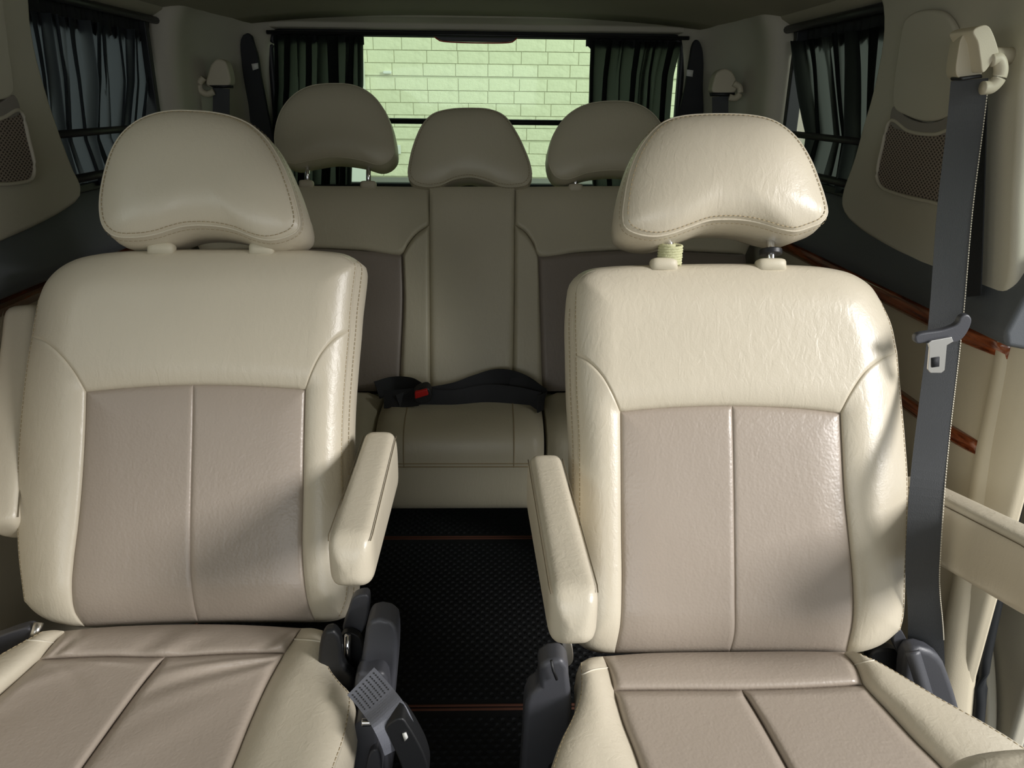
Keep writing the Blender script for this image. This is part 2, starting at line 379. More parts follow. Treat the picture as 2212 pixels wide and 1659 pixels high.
# ---- rear window surround, header and glass
Fw = empty('wall_front', (0, -1.2, 0), 'unseen front end of the cabin behind the viewer, added to cut front fill light', 'wall'); del Fw['category']; Fw['kind'] = 'structure'
box('dashboard', -.86, .86, -1.30, -1.15, 0, .82, M['grey_plastic'], Fw, bevel=.02)  # unseen dash, door card and pillar, added to block light from the front
box('door_card', .82, .88, -1.2, -.35, 0, .82, M['trim'], Fw, bevel=.01)
box('door_pillar', .80, .88, -.45, -.33, .8, 1.34, M['trim'], Fw, bevel=.01)
box('side_glass', -.878, -.872, -1.2, 1.0, .92, 1.32, M['glass_clear'], Fw)
R = empty('wall_rear', (0, 2.66, 0), 'rear end of the van with the wide tailgate window', 'wall'); del R['category']; R['kind'] = 'structure'
def rear_header():
    prof = [(2.56, 1.375), (2.575, 1.352), (2.60, 1.343), (2.615, 1.338), (2.62, 1.322), (2.645, 1.316), (2.70, 1.316), (2.70, 1.40), (2.56, 1.40)]
    V, Fc = loft([[(x, y, z) for y, z in prof] for x in (-.78, -.2, .2, .78)])
    mk('header_trim', V, Fc, M['trim'], R, bevel=.004)
rear_header()
box('tailgate_panel', -.70, .70, 2.64, 2.70, 0, .835, M['trim'], R, bevel=.01)
win = empty('window_rear', (0, 2.68, 1.08), 'wide green tinted tailgate window with black rubber seal', 'window'); del win['category']; win['kind'] = 'structure'
def rrect(x0, x1, z0, z1, r, y, n=8):
    P = []
    for cx, cz, a0 in ((x1-r, z1-r, 0), (x0+r, z1-r, 90), (x0+r, z0+r, 180), (x1-r, z0+r, 270)):
        for k in range(n+1):
            a = math.radians(a0+90*k/n); P.append((cx+r*math.cos(a), y, cz+r*math.sin(a)))
    return P
V, Fc = tube(rrect(-.650, .650, .845, 1.312, .05, 2.645), .013, 8, closed=True); mk('rubber_seal', V, Fc, M['rubber'], win)
box('pane', -.66, .66, 2.668, 2.674, .83, 1.33, M['glass'], win)
box('defroster_frame', -.655, .655, 2.655, 2.664, .838, .852, M['black'], win)

for s, nm in ((-1, 'left'), (1, 'right')):
    wn = empty('window_'+nm, (s*.875, 1.9, 1.1), 'dark tinted %s quarter window' % nm, 'window'); del wn['category']; wn['kind'] = 'structure'
    box('pane', min(s*.872, s*.878), max(s*.872, s*.878), 1.0 if s > 0 else 1.0, 2.25, .92, 1.32, M['glass_dark'], wn)
    box('window_frame', min(s*.828, s*.862), max(s*.828, s*.862), 2.150, 2.172, .925, 1.315, M['rubber'], wn, bevel=.003)
    box('window_frame', min(s*.832, s*.868), max(s*.832, s*.868), 1.40, 2.198, .922, .940, M['rubber'], wn, bevel=.003)
    P = [(s*.845, 1.62, .94), (s*.845, 2.185, .94), (s*.845, 2.20, .96), (s*.845, 2.20, 1.29), (s*.845, 2.185, 1.31), (s*.845, 1.62, 1.31)]
    V, Fc = tube(catmull(P[1:5], 24), .009, 8); mk('rubber_seal', V, Fc, M['rubber'], wn)

# high level brake lamp hanging under the header
bl = empty('brake_lamp', (0.0, 2.66, 1.315), 'dark high-level brake lamp housing with red edge at top of rear window', 'lamp')
prof = [(930, 72), (945, 84), (960, 88.5), (1092, 91), (1110, 88), (1122, 74)]
P = [at(px, py, 1, 2.63) for px, py in prof]; slab('housing', P, (0, 1, 0), .03, M['black'], bl, bevel=.002)
P2 = [at(px, py, 1, 2.632) for px, py in [(938, 77), (948, 86), (960, 89.5), (1092, 92.5), (1108, 89.5), (1118, 79), (1108, 90.8), (1093, 94), (960, 91), (946, 88)]]
V, Fc = tube(catmull([at(px, py, 1, 2.632) for px, py in [(936, 77), (948, 87), (962, 90), (1092, 92.5), (1108, 90), (1119, 79)]], 24), .0022, 6); mk('red_lens', V, Fc, M['brake_red'], bl)

# ---- garage wall outside with foam bricks
GW = empty('wall_back', (0, 5.0, 0), 'cream foam-brick garage wall behind the van', 'wall'); del GW['category']; GW['kind'] = 'structure'
box('wall_backing', -5.5, 5.5, 5.0, 5.1, -.4, 3.2, M['mortar'], GW)
box('wall_skirting', -5.5, 5.5, 4.965, 5.0, -.4, .655, M['concrete'], GW)
bh, bw = .0705, .175
meshes = []
for v in range(6):
    wv = bw*(.86+.05*v); g = .0010; V = []
    for ins, dep in ((0, 0), (0, -.0045), (.0022, -.0065)):
        for cx, cz in ((0, 0), (.33, 0), (.66, 0), (1, 0), (1, 1), (.66, 1), (.33, 1), (0, 1)):
            xx = g+(wv-2*g)*cx; zz = g+(bh-2*g)*cz
            xx += ins*(1 if cx == 0 else -1 if cx == 1 else 0); zz += ins*(1 if cz == 0 else -1)
            V.append((xx, dep-(.0012*rng.rand() if ins else 0), zz))
    Fc = gridfaces(3, 8, closed=True)+[(16, 17, 22, 23), (17, 18, 21, 22), (18, 19, 20, 21)]
    o = mk('brick', V, Fc, M['foam_brick'], None, smooth=False); meshes.append((o.data, wv)); bpy.data.objects.remove(o)
xa, xb = at(575, 200, 1, 5.0)[0], at(1500, 200, 1, 5.0)[0]
row = 0; z = .66
def brick_row(z, x0, x1):
    x = x0-rng.rand()*bw
    while x < x1:
        me, wv = meshes[rng.randint(6)]
        b = bpy.data.objects.new('brick', me); COL.objects.link(b); b.location = (x, 4.998, z); par(b, GW); x += wv
        
zt = at(1000, 40, 1, 5.0)[2]
while z < zt:
    brick_row(z, xa, xb); z += bh+.0008*(row % 3 == 0)+.010*(row % 5 == 2); row += 1
z = .95
for k in range(12):
    for sx in (-1, 1):
        x0, x1 = sorted((sx*1.82, sx*2.25)); brick_row(z, x0, x1)
    z += bh
# small fittings on the wall
box('wall_hook', *sorted((at(828, 156, 1, 4.98)[0], at(846, 156, 1, 4.98)[0])), 4.955, 4.985, at(830, 160, 1, 4.97)[2], at(830, 153, 1, 4.97)[2], M['white'], GW, bevel=.006)
box('socket_plate', *sorted((at(853, 320, 1, 4.98)[0], at(866, 320, 1, 4.98)[0])), 4.965, 4.985, at(860, 333, 1, 4.97)[2], at(860, 313, 1, 4.97)[2], M['white'], GW, bevel=.004)
box('door_frame', at(700, 200, 1, 4.9)[0], at(786, 200, 1, 4.9)[0], 4.9, 4.99, -.4, 1.33, M['white'], GW, bevel=.01)

# ================================================================== CURTAINS
def smooth01(t): return t*t*(3-2*t)
def curtain(name, label, axis, base, rows, npl, amp, mt, rodpts, group=None, seed=0, header=None, phase=0., sgn=1, mb=None, headc='tape'):
    """rows: (z, start, end) along the window; folds run down the cloth"""
    r = np.random.RandomState(seed); nu = npl*14; nv = 36
    rows = sorted(rows, key=lambda q: -q[0]); zs = np.array([q[0] for q in rows]); A = np.array([q[1] for q in rows]); B = np.array([q[2] for q in rows])
    zz = np.linspace(zs[0], zs[-1], nv); V = []
    cuts = np.sort(np.concatenate([[0], np.cumsum(.5+r.rand(npl))])); cuts = cuts/cuts[-1]
    for z in zz:
        a = np.interp(-z, -zs, A); b = np.interp(-z, -zs, B); t = (zs[0]-z)/(zs[0]-zs[-1])
        for u in np.linspace(0, 1, nu):
            k = min(np.searchsorted(cuts, u, side='right')-1, npl-1); f = (u-cuts[k])/(cuts[k+1]-cuts[k])
            off = amp*(.5-.5*math.cos(2*math.pi*f))*(.7+.5*math.sin(k*1.7+t*2+phase)) 
            sh = (.22+.14*math.sin(k*2.9))*(cuts[k+1]-cuts[k])*math.sin(2*math.pi*f+.8)*1.6+.01*math.sin(k*2.3+t*5)
            along = a+(b-a)*(u+sh)
            if axis == 0: V.append((base+sgn*off, along, z))
            else: V.append((along, base+sgn*off, z))
    c = np.mean(V, axis=0)
    T = empty(name, c, label, 'curtain', group)
    o = mk('curtain_cloth', V, gridfaces(nv, nu), mt, T)
    for k, (p, q, rr) in enumerate(rodpts):
        V2, F2 = tube([p, q], rr, 10); mk('curtain_rod', V2, F2, M['black'], T)
    # ruffled header tape
    z0 = zs[0]; a0, b0 = A[0], B[0]; V3 = []; n = npl*10
    for j in range(5):
        for i in range(n):
            u = i/(n-1); wv = .004*math.sin(i*1.1)+.003*math.sin(i*.37)
            z = z0+(.034 if axis == 0 else .010)-(.056 if axis == 0 else .03)*j/4+(.004*math.sin(i*.9+1) if j in (0, 4) else 0)
            V3.append((base-sgn*.006+sgn*wv, a0+(b0-a0)*u, z) if axis == 0 else (a0+(b0-a0)*u, base-sgn*.006+sgn*wv, z))
    h = mk('header_tape', V3, gridfaces(5, n), M[headc], T); sd = h.modifiers.new('thick', 'SOLIDIFY'); sd.thickness = .003
    return T
def Y(px, py, X): return at(px, py, 0, X)[1]
def Z(px, py, X): return at(px, py, 0, X)[2]
xl = -.846
curtain('window_curtain', 'charcoal pleated curtain drawn across the left quarter window', 0, xl,
        [(1.270, 1.50, 2.195), (1.15, 1.50, 2.16), (1.055, 1.50, 2.10), (1.03, 1.5, 2.08), (.930, 1.50, 2.15)], 15, .020, M['curtain'],
        [((xl+.028, 1.45, 1.30), (xl+.028, 2.2, 1.30), .009), ((xl+.03, 1.45, 1.045), (xl+.03, 2.2, 1.045), .008), ((xl+.026, 1.45, .955), (xl+.026, 2.2, .955), .009)], seed=1, sgn=1)
xr = .846
curtain('window_curtain', 'striped black curtain gathered toward the front of the right quarter window', 0, xr,
        [(1.270, 1.50, 2.185), (1.2, 1.50, 2.12), (1.08, 1.50, 2.02), (1.045, 1.50, 1.99), (.930, 1.50, 2.02)], 9, .03, M['curtain_black'],
        [((xr-.028, 1.45, 1.30), (xr-.028, 2.2, 1.30), .010), ((xr-.03, 1.45, 1.045), (xr-.03, 2.2, 1.045), .008), ((xr-.026, 1.45, .955), (xr-.026, 2.2, .955), .009)], seed=5, sgn=-1)
yb = 2.632
for z_, r_, l_ in ((1.305, .006, 'thin black curtain rod along the top of the tailgate window'), (1.052, .009, 'black curtain rod across the middle of the tailgate window')):
    V, Fc = tube([(-.645, yb-.035, z_), (.655, yb-.035, z_)], r_, 10); tag(mk('curtain_rod', V, Fc, M['black']), l_, 'rod')
XR = lambda px, py: at(px, py, 1, yb)[0]
ZR = lambda px, py: at(px, py, 1, yb)[2]
curtain('window_curtain', 'black curtain bunched at the left end of the tailgate window', 1, yb,
        [(1.298, XR(590, 80), XR(784, 80)), (1.15, XR(590, 170), XR(781, 170)), (1.06, XR(590, 250), XR(762, 250)), (.85, XR(585, 395), XR(760, 395))], 9, .03, M['curtain_rear'],
        [], seed=3, sgn=-1)
curtain('window_curtain', 'black curtain with grey stripes at the right end of the tailgate window', 1, yb,
        [(1.296, XR(1268, 80), XR(1466, 85)), (1.2, XR(1264, 150), XR(1450, 150)), (1.06, XR(1262, 250), XR(1440, 250)), (.85, XR(1275, 395), XR(1450, 395))], 8, .03, M['curtain_rear'],
        [], seed=8, sgn=-1)

# ================================================================== SEATS
def coons(top, bot, lef, rig, nu, nv):
    T = graded(top, nu); B = graded(bot, nu); L = graded(lef, nv); Rr = graded(rig, nv)
    s = grade_t(nu)[None, :, None]; t = grade_t(nv)[:, None, None]
    return (1-t)*T[None]+t*B[None]+(1-s)*L[:, None]+s*Rr[:, None]-((1-s)*(1-t)*T[0]+s*(1-t)*T[-1]+(1-s)*t*B[0]+s*t*B[-1])
def edge_dist(W):
    """distance of every grid point to the four panel edges, along the cloth"""
    nv, nu = W.shape[:2]
    du = np.linalg.norm(np.diff(W, axis=1), axis=2); dv = np.linalg.norm(np.diff(W, axis=0), axis=2)
    cu = np.concatenate([np.zeros((nv, 1)), np.cumsum(du, 1)], 1); cv = np.concatenate([np.zeros((1, nu)), np.cumsum(dv, 0)], 0)
    return cv, cv[-1:]-cv, cu, cu[:, -1:]-cu
def poly_dist(P, Q):
    """distance from points P (n,3) to polyline Q"""
    best = np.full(len(P), 1e9)
    for a, b in zip(Q[:-1], Q[1:]):
        d = b-a; l2 = max(d @ d, 1e-12); u = np.clip(((P-a) @ d)/l2, 0, 1); best = np.minimum(best, np.linalg.norm(P-a-u[:, None]*d, axis=1))
    return best
def rise(d, w): return np.clip(1-(1-np.clip(d/w, 0, 1))**2, 0, 1)**.75
def formed(G, pl, hfun, groove=.003, gw=.007):
    """grid of pixels laid on the plane, lifted by a continuous body height with a narrow dip at each seam"""
    nv, nu = G.shape[:2]
    W = np.array([[pl.hit(G[i, j, 0], G[i, j, 1], 0) for j in range(nu)] for i in range(nv)])
    e = np.minimum.reduce(edge_dist(W)); H = hfun(W.reshape(-1, 3)).reshape(nv, nu)-groove*(1-rise(e, gw))
    return np.array([[pl.hit(G[i, j, 0], G[i, j, 1], H[i, j]) for j in range(nu)] for i in range(nv)])
def pillow(G, pl, amp, wt, wb, wl, wr, extra=None):
    """G pixel+h grid -> world grid, raised by a soft cushion profile"""
    nv, nu = G.shape[:2]
    W = np.array([[pl.hit(G[i, j, 0], G[i, j, 1], G[i, j, 2]) for j in range(nu)] for i in range(nv)])
    du = np.linalg.norm(np.diff(W, axis=1), axis=2); dv = np.linalg.norm(np.diff(W, axis=0), axis=2)
    cu = np.concatenate([np.zeros((nv, 1)), np.cumsum(du, 1)], 1); cv = np.concatenate([np.zeros((1, nu)), np.cumsum(dv, 0)], 0)
    def pr(d, w): 
        if w <= 0: return np.ones_like(d)
        x = np.clip(d/w, 0, 1); return np.clip(1-(1-x)**2, 0, 1)**.7
    f = pr(cv, wt)*pr(cv[-1:]-cv, wb)*pr(cu, wl)*pr(cu[:, -1:]-cu, wr)
    H = G[:, :, 2]+amp*f
    if extra is not None:
        s = np.linspace(0, 1, nu)[None]*np.ones((nv, 1)); t = np.linspace(0, 1, nv)[:, None]*np.ones((1, nu)); H = H+extra(s, t)*f
    return np.array([[pl.hit(G[i, j, 0], G[i, j, 1], H[i, j]) for j in range(nu)] for i in range(nv)])
def panel(name, W, mt, parent, N, thick=.012, label=None):
    nv, nu = W.shape[:2]; V = list(W.reshape(-1, 3)); Fc = gridfaces(nv, nu)
    rim = [(0, j) for j in range(nu)]+[(i, nu-1) for i in range(1, nv)]+[(nv-1, j) for j in range(nu-2, -1, -1)]+[(i, 0) for i in range(nv-2, 0, -1)]
    idx = [i*nu+j for i, j in rim]; o = len(V); V += [W[i, j]-N*thick for i, j in rim]
    for a in range(len(rim)): b = (a+1) % len(rim); Fc.append((idx[a], idx[b], o+b, o+a))
    ob = mk(name, V, Fc, mt, parent, label=label); me = ob.data; rs = set(idx)
    at_ = me.attributes.new('sharp_edge', 'BOOLEAN', 'EDGE')
    at_.data.foreach_set('value', [(ed.vertices[0] in rs and ed.vertices[1] in rs) or ed.vertices[0] >= o or ed.vertices[1] >= o for ed in me.edges])
    return ob
def stitches(path, N, mt, parent, step=.0072, ln=.0050, r=.00062, lift=.0003, mb=None):
    P = np.array(path); L = np.concatenate([[0], np.cumsum(np.linalg.norm(np.diff(P, axis=0), axis=1))]); n = int(L[-1]/step)
    m_ = mb or MB()
    for k in range(n):
        a = k*step; A = np.array([np.interp(a, L, P[:, i]) for i in range(3)]); B = np.array([np.interp(a+ln, L, P[:, i]) for i in range(3)])
        nn = N(A) if callable(N) else N
        t = nrm(B-A); s = nrm(np.cross(t, nn)); A = A+nn*lift; B = B+nn*lift
        V = [A-s*r, A+s*r, B+s*r, B-s*r]+[q+nn*r*.9 for q in (A-s*r*.6, A+s*r*.6, B+s*r*.6, B-s*r*.6)]
        m_.add(V, [(0, 1, 5, 4), (1, 2, 6, 5), (2, 3, 7, 6), (3, 0, 4, 7), (4, 5, 6, 7)])
    if mb is None and m_.V:
        o = m_.build('stitching', mt, parent); o['kind'] = 'stuff'; return o
def shellback(name, ring, N, depth, bulge, mt, parent, inset=.9, k=7, keep_bottom=False):
    """side gusset and rounded back from the closed front seam"""
    Rg = np.array(ring); n = len(Rg); c = Rg.mean(0)
    tan = np.roll(Rg, -1, 0)-np.roll(Rg, 1, 0); out = np.cross(tan, N); out = out/np.linalg.norm(out, axis=1)[:, None]
    if np.mean(np.sum(out*(Rg-c), 1)) < 0: out = -out
    for _ in range(6): out = (out+np.roll(out, 1, 0)+np.roll(out, -1, 0)); out /= np.linalg.norm(out, axis=1)[:, None]
    rings = [Rg-N*.002]
    U = nrm(np.cross(N, [1, 0, 0])); U = U if U[2] > 0 else -U
    e = (Rg-c) @ U; wk = np.clip((e/np.abs(e).max()+.35)/.7, 0, 1)[:, None] if keep_bottom else np.ones((n, 1))
    for i in range(1, k+1):
        t = i/k; rings.append(Rg-N*depth*t+out*bulge*math.sin(math.pi*min(1, t*1.15)*.87)*1.0-(Rg-c)*(1-inset)*t**3*wk)
    last = rings[-1]; cl = last.mean(0)
    for sc_, hh in ((.93, .012), (.75, .022), (.5, .028), (.2, .03)):
        rings.append(cl+(last-cl)*sc_-N*hh)
    V, Fc = loft(rings, caps=False); o0 = (len(rings)-1)*n; Fc.append(tuple(range(o0, o0+n)))
    return mk(name, V, Fc, mt, parent), out, rings

def plane_seat(px, py, z, recline, yaw=0):
    O = at(px, py, 2, z); a = math.radians(recline); y = math.radians(yaw)
    return Plane(O, (math.sin(y)*math.cos(a), -math.cos(y)*math.cos(a), math.sin(a)))

def backrest(T, pl, D, cream, taupe, depth=.105, wear=None):
    """D: pixel curves of the seams, laid on the reclined plane"""
    N = pl.N; ho = -.022; A = .030; R_ = .012
    h0 = lambda c: [(p[0], p[1], 0) for p in c]
    outer = np.vstack([catmull(c, 40) for c in (D['top'], D['right_up'], D['right_low'], D['bottom_r'][::-1], D['bottom_c'][::-1], D['bottom_l'][::-1], D['left_low'][::-1], D['left_up'][::-1])])
    outer3 = np.array([pl.hit(x, y, 0) for x, y in outer])
    cen3 = np.array([pl.hit(x, y, 0) for x, y in np.vstack([catmull(D['bolster_l'], 30)[::-1], catmull(D['yoke_bottom'], 20), catmull(D['bolster_r'], 30)])])
    extra = wear or (lambda P: 0)
    def h_out(P): return ho+A*rise(poly_dist(P, outer3), .06)-R_*(1-rise(poly_dist(P, cen3), .04))+extra(P)
    def h_cen(P): return ho+A*rise(poly_dist(P, outer3), .06)-R_+.006*rise(poly_dist(P, cen3), .05)+extra(P)
    nL, nM = 26, 44
    SL = catmull(h0(D['shoulder_l']), nL); SR = catmull(h0(D['shoulder_r']), nL)[::-1]; MS = catmull(h0(D['yoke_bottom']), nM)
    bottomY = np.vstack([SL, MS[1:-1], SR]); nu = len(bottomY); nv = 54
    TOP = catmull(h0(D['top']), nu); L = graded(h0(D['left_up']), nv); Rr = graded(h0(D['right_up']), nv)
    s = np.linspace(0, 1, nu)[None, :, None]; t = grade_t(nv)[:, None, None]
    G = (1-t)*TOP[None]+t*bottomY[None]+(1-s)*L[:, None]+s*Rr[:, None]-((1-s)*(1-t)*TOP[0]+s*(1-t)*TOP[-1]+(1-s)*t*bottomY[0]+s*t*bottomY[-1])
    yoke = formed(G, pl, h_out)
    nv2 = 70
    WLp = formed(coons(h0(D['shoulder_l']), h0(D['bottom_l']), h0(D['left_low']), h0(D['bolster_l']), 34, nv2), pl, h_out)
    WRp = formed(coons(h0(D['shoulder_r'])[::-1], h0(D['bottom_r']), h0(D['bolster_r']), h0(D['right_low']), 34, nv2), pl, h_out)
    MSf = catmull(h0(D['yoke_bottom']), 200); k = int(np.argmin(np.abs(MSf[:, 0]-D['mid'][0][0])))
    BCf = catmull(h0(D['bottom_c']), 200); kb = int(np.argmin(np.abs(BCf[:, 0]-D['mid'][-1][0])))
    mid = h0(D['mid']); mid[0] = tuple(MSf[k]); mid[-1] = tuple(BCf[kb])
    half = lambda C, i, left: np.vstack([C[:i:10], C[i]]) if left else np.vstack([C[i::10], C[-1]])
    WCL = formed(coons(half(MSf, k, 1), half(BCf, kb, 1), h0(D['bolster_l']), mid, 34, nv2), pl, h_cen)
    WCR = formed(coons(half(MSf, k, 0), half(BCf, kb, 0), mid, h0(D['bolster_r']), 34, nv2), pl, h_cen)
    ring = np.vstack([yoke[0], yoke[1:, -1], WRp[1:, -1], WRp[-1, ::-1][1:], WCR[-1, ::-1][1:], WCL[-1, ::-1][1:], WLp[-1, ::-1][1:], WLp[::-1, 0][1:], yoke[::-1, 0][1:-1]])
    ring = resample(ring, 260, closed=True)
    core, out, rings = shellback('backrest', ring, N, depth, .012, cream, T, inset=.93)
    panel('yoke_panel', yoke, cream, core, N)
    panel('bolster_panel', WLp, cream, core, N); panel('bolster_panel', WRp, cream, core, N)
    panel('centre_panel', WCL, taupe, core, N, label='taupe leather centre panel'); panel('centre_panel', WCR, taupe, core, N, label='taupe leather centre panel')
    mb = MB()
    def inner(Wg, side, dist=.0065):
        e = edge_dist(Wg)[2 if side == 0 else 3]; P = []
        for i in range(3, len(Wg)):
            j = int(np.argmin(np.abs(e[i]-dist))); 
            jn = [np.interp(dist, e[i] if side == 0 else e[i][::-1], (Wg[i] if side == 0 else Wg[i][::-1])[:, a]) for a in range(3)]
            P.append(jn)
        return P
    for sd, Wb in ((0, WLp), (1, WRp)): stitches(np.vstack([inner(yoke, sd), inner(Wb, sd)]), N, None, None, mb=mb)
    r1 = np.array(rings[1]); prev = None; seg = []
    for i in [i for i in range(len(r1)) if abs(out[i][0]) > .7]+[None]:
        if prev is not None and i == prev+1: seg.append(r1[i])
        else:
            if len(seg) > 5: stitches(seg, nrm(np.array([np.sign(seg[0][0]-pl.O[0]), -.4, 0])), None, None, mb=mb, lift=.001)
            seg = [r1[i]] if i is not None else []
        prev = i
    o = mb.build('stitching', M['thread'], core); o['kind'] = 'stuff'
    return core, yoke

def headrest(T, pl, outline, center, depth, dome, cream, posts, post_len, guides, gus_bulge=.006, inset=.86, h=.0, stitch=True, n=140, chrome=True, gdrop=0):
    N = pl.N
    O = catmull([(a, b, 0) for a, b in outline], n, closed=True)
    Rg = np.array([pl.hit(a, b, h) for a, b, _ in O]); c = pl.hit(center[0], center[1], h)
    rings = []
    for r in (1.0, .985, .96, .92, .86, .78, .68, .56, .42, .28, .14, .04):
        rings.append(c+(Rg-c)*r+N*dome*(1-r**3.2)**.75)
    V, Fc = loft(rings, caps=False); o0 = (len(rings)-1)*n; Fc.append(tuple(range(o0, o0+n)))
    hd, out, rr = shellback('headrest', Rg, N, depth, gus_bulge, cream, T, inset=inset, keep_bottom=True)
    mk('front_panel', V, Fc, cream, hd)
    if stitch:
        mb = MB(); r_in = c+(Rg-c)*.965+N*dome*(1-.965**3.2)**.75
        stitches(np.vstack([r_in, r_in[:1]]), N, None, None, mb=mb, lift=.0012)
        r1 = Rg-N*.009+out*(gus_bulge*.5)
        for k in range(1):
            P = np.vstack([r1, r1[:1]]); idx = {tuple(np.round(p, 6)): o for p, o in zip(r1, out)}
            st = int(n)
            L = np.concatenate([[0], np.cumsum(np.linalg.norm(np.diff(P, axis=0), axis=1))])
            q = 0
            while q < L[-1]-.006:
                A = np.array([np.interp(q, L, P[:, i]) for i in range(3)]); B = np.array([np.interp(q+.005, L, P[:, i]) for i in range(3)])
                oo = out[min(int(np.interp(q, L, range(len(P)))), n-1)]; t = nrm(B-A); s = nrm(np.cross(t, oo)); A = A+oo*.0006; B = B+oo*.0006
                mb.add([A-s*.0006, A+s*.0006, B+s*.0006, B-s*.0006, A+oo*.0006, B+oo*.0006], [(0, 1, 4), (1, 2, 5, 4), (2, 3, 5), (3, 0, 4, 5)]); q += .0075
        o = mb.build('stitching', M['thread'], hd); o['kind'] = 'stuff'
    V, Fc = tube(np.vstack([Rg+out*.0008-N*.001]), .0016, 6, closed=True); mk('piping', V, Fc, cream, hd)
    U = nrm(np.cross(N, [1, 0, 0])); U = U if U[2] > 0 else -U
    for (px, py) in posts:
        P = pl.hit(px, py, h-depth*.45)
        V, Fc = tube([P-U*post_len, P+U*.05], .0062, 14); mk('headrest_post', V, Fc, M['chrome'], hd, label='chrome headrest post')
    for (px, py, wd) in guides:
        P = pl.hit(px, py, h-depth*.45)
        rg = []
        for k, (zz, ss) in enumerate(((-.012, 1.0), (.002, 1.0), (.005, .94), (.0065, .8))):
            rg.append([P+U*zz+np.array([1, 0, 0])*wd*ss*math.copysign(abs(math.cos(a))**.6, math.cos(a))+nrm(np.cross(U, [1, 0, 0]))*.013*ss*math.copysign(abs(math.sin(a))**.6, math.sin(a)) for a in np.linspace(0, 2*math.pi, 28, endpoint=False)])
        V, Fc = loft(rg); mk('post_guide', V, Fc, M['plastic_beige'], T)
    return hd, Rg, out

def superring(c, ax, up, hw, hh, e=4.0, n=36):
    r = []
    for k in range(n):
        a = 2*math.pi*k/n; ca, sa = math.cos(a), math.sin(a)
        r.append(c+ax*hw*math.copysign(abs(ca)**(2/e), ca)+up*hh*math.copysign(abs(sa)**(2/e), sa))
    return r
def armrest(T, far, near, w0, w1, h0, h1, name='armrest', sagy=0.0, mt=None, front_round=.03, side=np.array([1., 0, 0])):
    far = np.array(far, float); near = np.array(near, float); ax = nrm(near-far); L = np.linalg.norm(near-far)
    sd = nrm(side-ax*(side @ ax)); up = np.cross(sd, ax); up = up if up[2] > 0 else -up
    rings = []; seamL = []; seamR = []
    n = 34
    for i in range(n+1):
        t = i/n; x = t*L; hw = w0+(w1-w0)*t; hh = h0+(h1-h0)*t
        e0 = min(1, x/.02); e1 = min(1, (L-x)/front_round)
        k0 = math.sqrt(max(0, 1-(1-e0)**2)); k1 = math.sqrt(max(0, 1-(1-e1)**2)); k = max(.12, k0*k1)
        kw = .25+.75*k; kh = .15+.85*k
        c = far+ax*x-up*(hh*(1-kh)*.35)
        rings.append(superring(c, sd, up, hw*kw, hh*kh, 4.2))
        if 2 <= i <= n-2:
            seamL.append(c-sd*hw*kw*.955+up*hh*kh*.84); seamR.append(c+sd*hw*kw*.955+up*hh*kh*.84)
    V, Fc = loft(rings); o = mk(name, V, Fc, mt or M['cream'], T)
    o.modifiers.new('sub', 'SUBSURF').levels = 1; o.modifiers['sub'].render_levels = 1
    for sp in (seamL, seamR):
        V, Fc = tube(sp, .0008, 6); mk('seam', V, Fc, M['seam_dark'], o)
    return o

